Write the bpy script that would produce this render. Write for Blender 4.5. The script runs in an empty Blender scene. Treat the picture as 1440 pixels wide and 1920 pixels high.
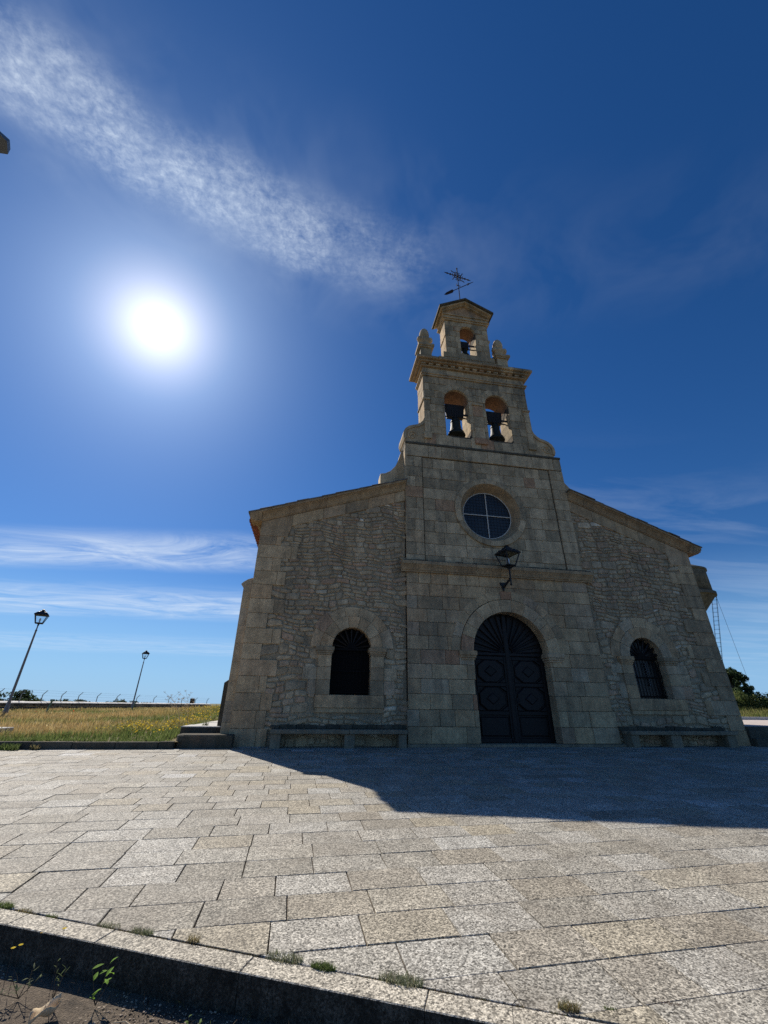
import bpy, math, random
import numpy as np
from mathutils import Vector, Matrix

random.seed(11)
rng = np.random.default_rng(5)
R_ = math.radians
sc = bpy.context.scene
COL = sc.collection

# ------------------------------------------------------------------ camera
cam_d = bpy.data.cameras.new('camera')
cam_d.sensor_fit = 'HORIZONTAL'
cam_d.sensor_width = 36.0
cam_d.lens = 36.0 * 753.92 / 1440.0
cam_d.clip_start = 0.05
cam_d.clip_end = 9000.0
cam = bpy.data.objects.new('camera', cam_d)
COL.objects.link(cam)
_y, _p, _r = R_(9.2397), R_(25.7316), R_(0.7688)
fwd = Vector((math.sin(_y) * math.cos(_p), math.cos(_y) * math.cos(_p), math.sin(_p)))
rgt = Vector((math.cos(_y), -math.sin(_y), 0))
upv = rgt.cross(fwd)
r2 = rgt * math.cos(_r) + upv * math.sin(_r)
u2 = -rgt * math.sin(_r) + upv * math.cos(_r)
M = Matrix((r2, u2, -fwd)).transposed().to_4x4()
M.translation = Vector((0, -13.5, 1.089))
cam.matrix_world = M
sc.camera = cam

# ------------------------------------------------------------------ view
sc.render.engine = 'CYCLES'
sc.view_settings.view_transform = 'Standard'
sc.view_settings.look = 'None'
sc.view_settings.exposure = 0.22
sc.view_settings.gamma = 1.0
sc.view_settings.use_curve_mapping = False
sc.cycles.max_bounces = 5
sc.cycles.diffuse_bounces = 3
sc.cycles.glossy_bounces = 2
sc.cycles.transmission_bounces = 3
sc.cycles.use_denoising = False
sc.cycles.sample_clamp_indirect = 6

# ------------------------------------------------------------------ sun + sky
SUN_AZ, SUN_EL = R_(-29.6), R_(43.0)          # azimuth from +Y towards +X
sun_dir = Vector((math.sin(SUN_AZ) * math.cos(SUN_EL), math.cos(SUN_AZ) * math.cos(SUN_EL), math.sin(SUN_EL)))
sun_d = bpy.data.lights.new('sun', 'SUN')
sun_d.energy = 5.0
sun_d.angle = R_(0.55)
sun_d.color = (1.0, 0.93, 0.82)
sun = bpy.data.objects.new('sun', sun_d)
COL.objects.link(sun)
sun.rotation_euler = (-sun_dir).to_track_quat('-Z', 'Y').to_euler()
sun.location = (0, 0, 60)

world = bpy.data.worlds.new('World')
sc.world = world
world.use_nodes = True


class NT:
    def __init__(s, tree):
        s.t = tree
        s.t.nodes.clear()

    def n(s, typ, **kw):
        nd = s.t.nodes.new(typ)
        for k, v in kw.items():
            setattr(nd, k, v)
        return nd

    def put(s, sock, v):
        if v is None:
            return
        if isinstance(v, bpy.types.NodeSocket):
            s.t.links.new(v, sock)
        elif sock.type == 'RGBA' and not isinstance(v, (int, float)):
            sock.default_value = (v[0], v[1], v[2], 1.0)
        elif sock.type == 'RGBA':
            sock.default_value = (v, v, v, 1.0)
        else:
            sock.default_value = v

    def math(s, op, a, b=None, c=None, clamp=False):
        nd = s.n('ShaderNodeMath', operation=op, use_clamp=clamp)
        s.put(nd.inputs[0], a)
        s.put(nd.inputs[1], b)
        s.put(nd.inputs[2], c)
        return nd.outputs[0]

    def vmath(s, op, a, b=None):
        nd = s.n('ShaderNodeVectorMath', operation=op)
        s.put(nd.inputs[0], a)
        if op == 'SCALE':
            s.put(nd.inputs['Scale'], b)
        else:
            s.put(nd.inputs[1], b)
        return nd.outputs['Value'] if op in ('DOT_PRODUCT', 'LENGTH', 'DISTANCE') else nd.outputs[0]

    def noise(s, vec, scale, detail=3, rough=0.55, dist=0.0):
        nd = s.n('ShaderNodeTexNoise')
        s.put(nd.inputs['Vector'], vec)
        nd.inputs['Scale'].default_value = scale
        nd.inputs['Detail'].default_value = detail
        nd.inputs['Roughness'].default_value = rough
        nd.inputs['Distortion'].default_value = dist
        return nd.outputs['Fac']

    def voro(s, vec, scale, feature='F1', rand=1.0):
        nd = s.n('ShaderNodeTexVoronoi', feature=feature)
        s.put(nd.inputs['Vector'], vec)
        nd.inputs['Scale'].default_value = scale
        nd.inputs['Randomness'].default_value = rand
        return nd

    def ramp(s, f, stops, interp='LINEAR'):
        nd = s.n('ShaderNodeValToRGB')
        cr = nd.color_ramp
        cr.interpolation = interp
        while len(cr.elements) < len(stops):
            cr.elements.new(0.5)
        for e, (p, c) in zip(cr.elements, stops):
            e.position = p
            e.color = (c, c, c, 1) if isinstance(c, (int, float)) else (c[0], c[1], c[2], 1)
        s.put(nd.inputs[0], f)
        return nd.outputs[0]

    def mix(s, f, a, b, blend='MIX'):
        nd = s.n('ShaderNodeMix', data_type='RGBA', blend_type=blend)
        s.put(nd.inputs[0], f)
        s.put(nd.inputs[6], a)
        s.put(nd.inputs[7], b)
        return nd.outputs[2]

    def mapr(s, v, a, b, c, d, smooth=False):
        nd = s.n('ShaderNodeMapRange')
        nd.interpolation_type = 'SMOOTHSTEP' if smooth else 'LINEAR'
        nd.clamp = True
        s.put(nd.inputs[0], v)
        for i, q in enumerate((a, b, c, d)):
            nd.inputs[i + 1].default_value = q
        return nd.outputs[0]


w = NT(world.node_tree)
sky = w.n('ShaderNodeTexSky', sky_type='NISHITA')
sky.sun_disc = False
sky.sun_elevation = SUN_EL
sky.sun_rotation = SUN_AZ
sky.altitude = 700
sky.air_density = 1.0
sky.dust_density = 0.3
sky.ozone_density = 3.0
tc = w.n('ShaderNodeTexCoord').outputs['Generated']
dirn = w.vmath('NORMALIZE', tc)
sep = w.n('ShaderNodeSeparateXYZ')
w.put(sep.inputs[0], dirn)
dx, dy, dz = sep.outputs
zc = w.math('MAXIMUM', dz, 0.03)
u = w.math('DIVIDE', dx, zc)
v = w.math('DIVIDE', dy, zc)
uv = w.n('ShaderNodeCombineXYZ')
w.put(uv.inputs[0], u)
w.put(uv.inputs[1], v)
uvv = uv.outputs[0]
# high mottled cloud band (an old spreading contrail)
vcent = w.math('ADD', w.math('ADD', w.math('MULTIPLY', u, 0.119), 0.612), w.math('MULTIPLY', w.math('MULTIPLY', u, u), -0.376))
wob = w.math('MULTIPLY', w.math('SUBTRACT', w.noise(uvv, 5, 3), 0.5), 0.10)
dist = w.math('ABSOLUTE', w.math('ADD', w.math('SUBTRACT', v, vcent), wob))
band = w.mapr(dist, 0.01, 0.135, 1.0, 0.0, True)
along = w.mapr(w.math('ADD', u, w.math('MULTIPLY', wob, 3.0)), -0.25, 0.34, 1.0, 0.0, True)
along2 = w.mapr(u, -1.3, -0.45, 0.75, 1.0, True)
puff = w.mapr(w.noise(uvv, 60, 5, 0.7, 0.3), 0.32, 0.72, 0.26, 1.0)
puff2 = w.mapr(w.noise(uvv, 9, 5, 0.7, 0.6), 0.32, 0.66, 0.30, 1.0)
fm = w.n('ShaderNodeMapping')
w.put(fm.inputs[0], uvv)
fm.inputs['Rotation'].default_value = (0, 0, R_(-14))
fm.inputs['Scale'].default_value = (0.35, 1.6, 1)
fib = w.mapr(w.noise(fm.outputs[0], 26, 5, 0.65, 0.4), 0.30, 0.70, 0.45, 1.0)
puff = w.math('MULTIPLY', puff, fib)
cl1 = w.math('MULTIPLY', w.math('MULTIPLY', band, w.math('MULTIPLY', along, along2)), w.math('MULTIPLY', puff, puff2))
cl1 = w.math('MULTIPLY', cl1, 0.90)
# wide faint veil around the band and on the right
veil_mask = w.mapr(dist, 0.0, 0.30, 1.0, 0.0, True)
veil = w.math('MULTIPLY', w.mapr(w.noise(uvv, 4, 4, 0.6, 0.4), 0.40, 0.75, 0.0, 0.34), veil_mask)
veil = w.math('MULTIPLY', veil, w.mapr(u, 0.0, 0.5, 0.55, 0.12, True))
# low cirrus streaks
mp = w.n('ShaderNodeMapping')
w.put(mp.inputs[0], uvv)
mp.inputs['Rotation'].default_value = (0, 0, R_(6))
mp.inputs['Scale'].default_value = (0.55, 1.2, 1)
streak = w.noise(mp.outputs[0], 2.0, 7, 0.66, 1.1)
c2c = w.math('ADD', w.math('MULTIPLY', u, -0.12), 2.93)
b2 = w.mapr(w.math('ABSOLUTE', w.math('SUBTRACT', v, c2c)), 0.1, 0.55, 1.0, 0.0, True)
b3 = w.mapr(w.math('ABSOLUTE', w.math('SUBTRACT', v, w.math('ADD', 4.85, w.math('MULTIPLY', u, -0.05)))), 0.3, 1.1, 0.8, 0.0, True)
b4 = w.mapr(w.math('ABSOLUTE', w.math('SUBTRACT', v, 9.0)), 0.5, 2.0, 0.35, 0.0, True)
lowm = w.math('MAXIMUM', w.math('MAXIMUM', b2, b3), b4)
cl2 = w.math('MULTIPLY', w.math('MULTIPLY', lowm, w.mapr(streak, 0.34, 0.66, 0.05, 1.0)), w.mapr(u, -0.7, 0.3, 0.72, 0.02, True))
# streaks low on the right
mp2 = w.n('ShaderNodeMapping')
w.put(mp2.inputs[0], uvv)
mp2.inputs['Rotation'].default_value = (0, 0, R_(-50))
mp2.inputs['Scale'].default_value = (0.4, 1.5, 1)
st2 = w.noise(mp2.outputs[0], 1.6, 6, 0.6, 0.6)
rm = w.math('MULTIPLY', w.mapr(u, 0.5, 1.4, 0.0, 1.0, True), w.mapr(v, 1.0, 1.9, 0.0, 1.0, True))
cl3 = w.math('MULTIPLY', w.math('MULTIPLY', rm, w.mapr(st2, 0.45, 0.75, 0.0, 1.0)), 0.16)
cloud = w.math('ADD', w.math('ADD', cl1, veil), w.math('ADD', cl2, cl3), clamp=True)
cloud = w.math('MULTIPLY', cloud, w.mapr(dz, 0.02, 0.10, 0.0, 1.0))
SKY_S = 0.066
hs = w.n('ShaderNodeHueSaturation')
hs.inputs['Saturation'].default_value = 1.28
w.put(hs.inputs['Color'], sky.outputs[0])
skycol = w.mix(1.0, hs.outputs[0], (0.78, 0.94, 1.16), 'MULTIPLY')
skycol = w.mix(w.mapr(dz, 0.0, 0.30, 0.80, 0.0, True), skycol, (0.24 / SKY_S, 0.46 / SKY_S, 0.74 / SKY_S))
skycol = w.mix(cloud, skycol, (0.66 / SKY_S, 0.74 / SKY_S, 0.84 / SKY_S))
bg1 = w.n('ShaderNodeBackground')
w.put(bg1.inputs[0], skycol)
bg1.inputs[1].default_value = SKY_S
# the bright circumsolar part of the sky
dot = w.vmath('DOT_PRODUCT', dirn, tuple(sun_dir))
th = w.math('MULTIPLY', w.math('ARCCOSINE', w.math('MINIMUM', dot, 1.0)), 57.29578)
core = w.mapr(th, 0.0, 2.4, 0.5, 0.0, True)
g1 = w.math('MULTIPLY', w.math('EXPONENT', w.math('MULTIPLY', th, -1 / 2.9)), 0.92)
g2 = w.math('MULTIPLY', w.math('EXPONENT', w.math('MULTIPLY', th, -1 / 8.0)), 0.45)
aur = w.math('ADD', w.math('ADD', core, g1), g2)
bg2 = w.n('ShaderNodeBackground')
w.put(bg2.inputs[0], w.ramp(w.math('DIVIDE', th, 30.0), [(0.0, (1.0, 1.0, 1.0)), (0.13, (0.97, 0.98, 1.0)), (0.28, (0.62, 0.82, 1.0)), (1.0, (0.40, 0.72, 1.0))]))
w.put(bg2.inputs[1], aur)
ads = w.n('ShaderNodeAddShader')
w.t.links.new(bg1.outputs[0], ads.inputs[0])
w.t.links.new(bg2.outputs[0], ads.inputs[1])
wo = w.n('ShaderNodeOutputWorld')
w.t.links.new(ads.outputs[0], wo.inputs[0])


# ------------------------------------------------------------------ materials
def new_mat(name):
    m = bpy.data.materials.new(name)
    m.use_nodes = True
    return m, NT(m.node_tree)


def finish(m, t, col, rough=0.85, bump=None, bstr=0.3, bdist=0.02, metal=0.0, spec=0.3, extra=None):
    b = t.n('ShaderNodeBsdfPrincipled')
    t.put(b.inputs['Base Color'], col)
    t.put(b.inputs['Roughness'], rough)
    b.inputs['Metallic'].default_value = metal
    b.inputs['Specular IOR Level'].default_value = spec
    if bump is not None:
        bp = t.n('ShaderNodeBump')
        bp.inputs['Strength'].default_value = bstr
        bp.inputs['Distance'].default_value = bdist
        t.put(bp.inputs['Height'], bump)
        t.put(b.inputs['Normal'], bp.outputs[0])
    o = t.n('ShaderNodeOutputMaterial')
    t.t.links.new(b.outputs[0], o.inputs[0])
    return m


def rnd_value(t):
    oi = t.n('ShaderNodeObjectInfo').outputs['Random']
    at = t.n('ShaderNodeAttribute', attribute_type='GEOMETRY', attribute_name='rnd').outputs['Fac']
    return t.math('FRACT', t.math('ADD', oi, at))


def stone_mat(name, pal, mott=(0.75, 1.2), stain=0.5, bstr=0.35, lichen=(0.10, 0.10, 0.085), fine=60, tint=None, rand_amt=1.0):
    m, t = new_mat(name)
    pos = t.n('ShaderNodeNewGeometry').outputs['Position']
    r = rnd_value(t)
    col = t.ramp(r, pal)
    off = t.n('ShaderNodeCombineXYZ')
    t.put(off.inputs[0], t.math('MULTIPLY', r, 37.0))
    t.put(off.inputs[2], t.math('MULTIPLY', r, 91.0))
    lp = t.vmath('ADD', pos, off.outputs[0])
    n1 = t.noise(lp, 3.2, 4, 0.6, 0.3)
    col = t.mix(1.0, col, t.ramp(n1, [(0.25, mott[0]), (0.75, mott[1])]), 'MULTIPLY')
    n2 = t.noise(lp, 17, 4, 0.65)
    col = t.mix(1.0, col, t.ramp(n2, [(0.3, 0.82), (0.7, 1.15)]), 'MULTIPLY')
    # rust-brown iron stains in some stones
    n3 = t.noise(lp, 2.1, 3, 0.6, 1.0)
    col = t.mix(t.math('MULTIPLY', t.mapr(n3, 0.58, 0.75, 0, 1, True), 0.35), col, (0.24, 0.135, 0.07))
    # weather streaks and lichen
    mpn = t.n('ShaderNodeMapping')
    t.put(mpn.inputs[0], pos)
    mpn.inputs['Scale'].default_value = (1.0, 1.0, 0.33)
    n4 = t.noise(mpn.outputs[0], 1.1, 6, 0.68, 0.6)
    n5 = t.noise(pos, 8.5, 4, 0.7)
    mps = t.n('ShaderNodeMapping')
    t.put(mps.inputs[0], pos)
    mps.inputs['Scale'].default_value = (1.0, 1.0, 0.10)
    n7 = t.noise(mps.outputs[0], 3.5, 5, 0.7, 0.2)
    col = t.mix(1.0, col, t.ramp(n7, [(0.32, 0.74), (0.55, 1.02), (0.75, 1.14)]), 'MULTIPLY')
    lf = t.math('MULTIPLY', t.mapr(n4, 0.47, 0.70, 0, 1, True), t.mapr(n5, 0.35, 0.6, 0.35, 1))
    if tint:
        col = t.mix(1.0, col, tint, 'MULTIPLY')
    col = t.mix(t.math('MULTIPLY', lf, stain), col, lichen)
    n6 = t.noise(lp, fine, 2, 0.6)
    col = t.mix(1.0, col, t.ramp(n6, [(0.35, 0.8), (0.65, 1.18)]), 'MULTIPLY')
    bh = t.math('ADD', t.math('MULTIPLY', n2, 0.7), t.math('MULTIPLY', n6, 0.35))
    bh = t.math('ADD', bh, t.math('MULTIPLY', n1, 0.8))
    return finish(m, t, col, 0.92, bh, bstr, 0.02, spec=0.2)


ASH = stone_mat('ashlar_sandstone', [(0.0, (0.285, 0.222, 0.142)), (0.25, (0.33, 0.262, 0.172)), (0.5, (0.195, 0.158, 0.108)),
                                     (0.75, (0.31, 0.225, 0.138)), (0.96, (0.26, 0.222, 0.165)), (1.0, (0.23, 0.135, 0.085))], stain=0.5, mott=(0.68, 1.25), tint=(1.92, 1.75, 1.56))
ASHU = stone_mat('ashlar_weathered', [(0.0, (0.27, 0.222, 0.152)), (0.3, (0.32, 0.262, 0.18)), (0.6, (0.185, 0.155, 0.108)),
                                      (0.96, (0.29, 0.23, 0.152)), (1.0, (0.23, 0.145, 0.095))], stain=0.80, mott=(0.66, 1.25), tint=(1.95, 1.82, 1.65))
CORN = stone_mat('cornice_sandstone', [(0.0, (0.33, 0.24, 0.145)), (0.5, (0.35, 0.265, 0.165)), (1.0, (0.28, 0.21, 0.135))], stain=0.4, tint=(1.28, 1.22, 1.15))
RUB = stone_mat('rubble_stone', [(0.0, (0.195, 0.158, 0.108)), (0.25, (0.245, 0.195, 0.132)), (0.45, (0.175, 0.148, 0.108)), (0.62, (0.235, 0.165, 0.115)),
                                 (0.8, (0.215, 0.182, 0.132)), (0.985, (0.25, 0.21, 0.15)), (0.993, (0.33, 0.30, 0.24)), (1.0, (0.36, 0.33, 0.28))],
                mott=(0.68, 1.25), stain=0.45, bstr=0.5, fine=45, tint=(2.30, 2.14, 1.93))
MORT = stone_mat('lime_mortar', [(0.0, (0.165, 0.135, 0.095)), (1.0, (0.18, 0.148, 0.105))], stain=0.35, bstr=0.9, tint=(2.15, 2.05, 1.88))
MORTD = stone_mat('dark_joint_mortar', [(0.0, (0.10, 0.08, 0.058)), (1.0, (0.11, 0.09, 0.065))], stain=0.5, bstr=0.7)
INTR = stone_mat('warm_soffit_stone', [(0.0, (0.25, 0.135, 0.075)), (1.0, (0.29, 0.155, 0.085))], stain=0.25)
DARKST = stone_mat('mossy_dark_stone', [(0.0, (0.075, 0.068, 0.052)), (1.0, (0.12, 0.105, 0.078))], stain=0.7, bstr=0.7, lichen=(0.05, 0.055, 0.035))
BENCHM = stone_mat('bench_granite', [(0.0, (0.17, 0.15, 0.115)), (1.0, (0.21, 0.18, 0.14))], tint=(1.5, 1.38, 1.22), stain=0.5, bstr=0.5)


def granite_mat(name, pal, speck=0.95, scl=150, patch=0.25, upright_shade=False):
    m, t = new_mat(name)
    pos = t.n('ShaderNodeNewGeometry').outputs['Position']
    r = rnd_value(t)
    col = t.ramp(r, pal)
    vo = t.voro(pos, scl)
    vcol = t.n('ShaderNodeSeparateColor')
    t.put(vcol.inputs[0], vo.outputs['Color'])
    sp = t.ramp(vcol.outputs[0], [(0.0, 0.0), (0.25, 0.08), (0.5, 0.36), (0.75, 0.72), (1.0, 1.0)])
    n = t.noise(pos, scl * 0.5, 3, 0.75)
    sp = t.mix(0.4, sp, t.ramp(n, [(0.36, 0.0), (0.5, 0.42), (0.64, 1.0)]))
    sp = t.mix(1.0, sp, 3.15, 'MULTIPLY')
    col = t.mix(speck, col, t.mix(1.0, col, sp, 'MULTIPLY'))
    big = t.noise(pos, 1.6, 4, 0.6, 0.5)
    col = t.mix(t.math('MULTIPLY', t.mapr(big, 0.42, 0.66, 0, 1, True), patch), col, (0.20, 0.165, 0.125))
    big2 = t.noise(pos, 4.5, 5, 0.75, 0.3)
    col = t.mix(1.0, col, t.ramp(big2, [(0.3, 0.74), (0.7, 1.2)]), 'MULTIPLY')
    # dark spots and droppings
    v2 = t.voro(pos, 5.5)
    dsp = t.mapr(v2.outputs['Distance'], 0.03, 0.05, 1, 0)
    col = t.mix(t.math('MULTIPLY', dsp, 0.55), col, (0.05, 0.04, 0.03))
    if upright_shade:   # shade painted into the colour of the upright faces, slightly patchy
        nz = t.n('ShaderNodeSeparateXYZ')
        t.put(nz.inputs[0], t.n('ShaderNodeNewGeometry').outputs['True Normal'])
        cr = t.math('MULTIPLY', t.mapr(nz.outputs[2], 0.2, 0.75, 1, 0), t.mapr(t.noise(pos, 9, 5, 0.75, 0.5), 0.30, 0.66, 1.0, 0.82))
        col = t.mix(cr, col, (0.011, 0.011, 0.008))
    bh = t.math('ADD', t.math('MULTIPLY', n, 1.0), t.math('MULTIPLY', vcol.outputs[1], 0.6))
    return finish(m, t, col, 0.72, bh, 0.7, 0.007, spec=0.25)


SLAB = granite_mat('granite_slab', [(0.0, (0.275, 0.258, 0.22)), (0.3, (0.205, 0.187, 0.152)), (0.5, (0.30, 0.285, 0.25)), (0.7, (0.235, 0.21, 0.167)), (0.85, (0.265, 0.235, 0.178)), (0.97, (0.31, 0.30, 0.27)), (1.0, (0.345, 0.335, 0.31))], scl=105)
KERB = granite_mat('granite_kerb', [(0.0, (0.275, 0.25, 0.20)), (1.0, (0.32, 0.29, 0.235))], patch=0.15, scl=110, upright_shade=True)


def simple(name, c, rough=0.7, var=0.2, scale=8, metal=0.0, bstr=0.2, spec=0.3, rnd=0.0):
    m, t = new_mat(name)
    pos = t.n('ShaderNodeNewGeometry').outputs['Position']
    n = t.noise(pos, scale, 4, 0.6)
    col = t.mix(1.0, c, t.ramp(n, [(0.3, 1 - var), (0.7, 1 + var)]), 'MULTIPLY')
    if rnd:
        col = t.mix(1.0, col, t.ramp(rnd_value(t), [(0, 1 - rnd), (1, 1 + rnd)]), 'MULTIPLY')
    return finish(m, t, col, rough, n, bstr, 0.01, metal, spec)


IRON = simple('black_iron', (0.018, 0.02, 0.024), 0.55, 0.3, 20, spec=0.35)
RUSTI = simple('rusty_iron', (0.035, 0.02, 0.015), 0.8, 0.4, 15)
BRONZE = simple('bell_bronze', (0.022, 0.026, 0.022), 0.6, 0.4, 12, metal=0.0, spec=0.25)
YOKE = simple('black_yoke_wood', (0.022, 0.02, 0.02), 0.7, 0.3, 10)
WOOD = simple('dark_door_wood', (0.0105, 0.008, 0.0085), 0.5, 0.5, 11, spec=0.28, rnd=0.35)
SHUT = simple('dark_shutter_wood', (0.008, 0.007, 0.007), 0.7, 0.3, 12, spec=0.12)
TERR = simple('terracotta_tile', (0.23, 0.085, 0.055), 0.85, 0.35, 9, rnd=0.25)
SLATE = simple('lichened_roof_slate', (0.17, 0.15, 0.125), 0.9, 0.4, 6, bstr=0.5, rnd=0.25)
WHITEP = simple('pale_painted_iron', (0.62, 0.60, 0.55), 0.6, 0.15, 10)
POSTG = simple('grey_concrete_post', (0.20, 0.22, 0.20), 0.85, 0.25, 6)
GREENP = simple('faded_green_paint', (0.13, 0.22, 0.17), 0.7, 0.3, 6)
POLE = simple('grey_painted_pole', (0.20, 0.20, 0.205), 0.5, 0.15, 6, spec=0.4)
LUMG = simple('luminaire_grey', (0.14, 0.16, 0.18), 0.45, 0.1, 5, spec=0.4)
LUML = simple('luminaire_lens', (0.55, 0.66, 0.80), 0.25, 0.1, 5, spec=0.6)
CONC = simple('tank_concrete', (0.12, 0.115, 0.09), 0.9, 0.4, 1.2, bstr=0.4)
CEMB = simple('pale_concrete', (0.46, 0.45, 0.42), 0.85, 0.2, 5)
COPE = simple('pale_wall_coping', (0.66, 0.63, 0.57), 0.85, 0.2, 4, rnd=0.15)
WSTONE = simple('dry_stone_dark', (0.13, 0.115, 0.09), 0.9, 0.45, 5, bstr=0.6, rnd=0.35)
BARK = simple('bark', (0.075, 0.06, 0.045), 0.95, 0.3, 20)
JOINT = simple('joint_earth', (0.07, 0.052, 0.038), 0.95, 0.4, 30, bstr=0.4)
DRYLEAF = simple('dry_leaf', (0.62, 0.49, 0.32), 0.8, 0.25, 60)
PINK = simple('sandy_pavement', (0.50, 0.43, 0.38), 0.9, 0.2, 2.5)


def glass_dark(name, c=(0.03, 0.034, 0.04), rough=0.18):
    m, t = new_mat(name)
    pos = t.n('ShaderNodeNewGeometry').outputs['Position']
    n = t.noise(pos, 1.7, 4, 0.6)
    col = t.mix(1.0, c, t.ramp(n, [(0.3, 0.7), (0.7, 1.5)]), 'MULTIPLY')
    return finish(m, t, col, rough, n, 0.06, 0.02, spec=0.5)


GLASS = glass_dark('dark_window_glass', (0.02, 0.02, 0.021), 0.35)


def lantern_glass():
    m, t = new_mat('clear_lantern_glass')
    a = t.n('ShaderNodeBsdfTransparent')
    a.inputs[0].default_value = (0.93, 0.95, 0.96, 1)
    g = t.n('ShaderNodeBsdfGlossy')
    g.inputs['Roughness'].default_value = 0.1
    mx = t.n('ShaderNodeMixShader')
    mx.inputs[0].default_value = 0.05
    t.t.links.new(a.outputs[0], mx.inputs[1])
    t.t.links.new(g.outputs[0], mx.inputs[2])
    o = t.n('ShaderNodeOutputMaterial')
    t.t.links.new(mx.outputs[0], o.inputs[0])
    return m


LGLASS = lantern_glass()


def attr_mat(name, rough=0.8, trans=0.35):
    """leaf and blade material: colour comes from a per-corner attribute"""
    m, t = new_mat(name)
    at = t.n('ShaderNodeAttribute', attribute_type='GEOMETRY', attribute_name='leafcol').outputs['Color']
    b = t.n('ShaderNodeBsdfPrincipled')
    t.put(b.inputs['Base Color'], at)
    b.inputs['Roughness'].default_value = rough
    b.inputs['Specular IOR Level'].default_value = 0.25
    tr = t.n('ShaderNodeBsdfTranslucent')
    t.put(tr.inputs[0], at)
    mx = t.n('ShaderNodeMixShader')
    mx.inputs[0].default_value = trans
    t.t.links.new(b.outputs[0], mx.inputs[1])
    t.t.links.new(tr.outputs[0], mx.inputs[2])
    o = t.n('ShaderNodeOutputMaterial')
    t.t.links.new(mx.outputs[0], o.inputs[0])
    return m


LEAF = attr_mat('leafy', trans=0.45)


def ground_mat(name, stops, scale, bstr=0.5, rough=0.95, fine=25):
    m, t = new_mat(name)
    pos = t.n('ShaderNodeNewGeometry').outputs['Position']
    n = t.noise(pos, scale, 6, 0.65, 0.4)
    col = t.ramp(n, stops)
    f = t.noise(pos, fine, 4, 0.7)
    col = t.mix(1.0, col, t.ramp(f, [(0.3, 0.6), (0.7, 1.35)]), 'MULTIPLY')
    return finish(m, t, col, rough, f, bstr, 0.02)


FIELDM = ground_mat('dry_meadow_soil', [(0.3, (0.10, 0.085, 0.035)), (0.5, (0.17, 0.125, 0.05)), (0.7, (0.075, 0.085, 0.03))], 0.35)
FARM = ground_mat('far_farmland', [(0.3, (0.20, 0.16, 0.08)), (0.5, (0.11, 0.11, 0.045)), (0.7, (0.25, 0.20, 0.11))], 0.01)
ROADM = ground_mat('old_asphalt', [(0.35, (0.11, 0.085, 0.062)), (0.55, (0.17, 0.135, 0.10)), (0.7, (0.08, 0.066, 0.052))], 3.0, 1.0, fine=75)
GRAV = simple('pebble_grey', (0.25, 0.20, 0.15), 0.85, 0.3, 40, rnd=0.9, spec=0.15)


# ------------------------------------------------------------------ geometry helpers
class MB:
    def __init__(s):
        s.v, s.f, s.r = [], [], []

    def add(s, vs, fs, rnd=None):
        o = len(s.v)
        s.v.extend([tuple(q) for q in vs])
        s.f.extend([tuple(i + o for i in f) for f in fs])
        s.r.extend([random.random() if rnd is None else rnd] * len(fs))

    def build(s, name, mat, parent=None, smooth=False, rnd=False):
        me = bpy.data.meshes.new(name)
        me.from_pydata(s.v, [], s.f)
        if rnd:
            a = me.attributes.new('rnd', 'FLOAT', 'FACE')
            a.data.foreach_set('value', s.r)
        if smooth:
            me.polygons.foreach_set('use_smooth', [True] * len(me.polygons))
        if mat:
            me.materials.append(mat)
        me.update()
        return link(name, me, parent)


def link(name, data, parent=None):
    o = bpy.data.objects.new(name, data)
    COL.objects.link(o)
    if parent is not None:
        o.parent = parent
        loc = WLOC.get(parent.name)
        if loc is not None:
            o.matrix_parent_inverse = Matrix.Translation(-loc)
    return o


WLOC = {}   # things whose children are modelled in world coordinates: empties at a base point


def thing(name, label, cat, loc=(0, 0, 0), group=None, world_children=True, rz=0.0):
    o = bpy.data.objects.new(name, None)
    COL.objects.link(o)
    o.empty_display_size = 0.2
    o.location = loc
    o.rotation_euler = (0, 0, rz)
    o['label'] = label
    o['category'] = cat
    if group:
        o['group'] = group
    if world_children:
        WLOC[o.name] = Vector(loc)
    return o


def tag(o, label, cat, group=None):
    o['label'] = label
    o['category'] = cat
    if group:
        o['group'] = group
    return o


def area2(p):
    return sum(p[i][0] * p[(i + 1) % len(p)][1] - p[(i + 1) % len(p)][0] * p[i][1] for i in range(len(p)))


def inset(p, d):
    n = len(p)
    out = []
    for i in range(n):
        a, b, c = p[i - 1], p[i], p[(i + 1) % n]
        e1 = (b[0] - a[0], b[1] - a[1])
        e2 = (c[0] - b[0], c[1] - b[1])
        l1 = math.hypot(*e1) or 1e-9
        l2 = math.hypot(*e2) or 1e-9
        n1 = (-e1[1] / l1, e1[0] / l1)
        n2 = (-e2[1] / l2, e2[0] / l2)
        k = 1 + n1[0] * n2[0] + n1[1] * n2[1]
        k = max(k, 0.35)
        out.append((b[0] + d * (n1[0] + n2[0]) / k, b[1] + d * (n1[1] + n2[1]) / k))
    return out


def XZ(Y=0.0):
    return lambda u_, v_, w_: (u_, Y - w_, v_)


def LEFTF(X):
    return lambda u_, v_, w_: (X - w_, -u_, v_)


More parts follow.
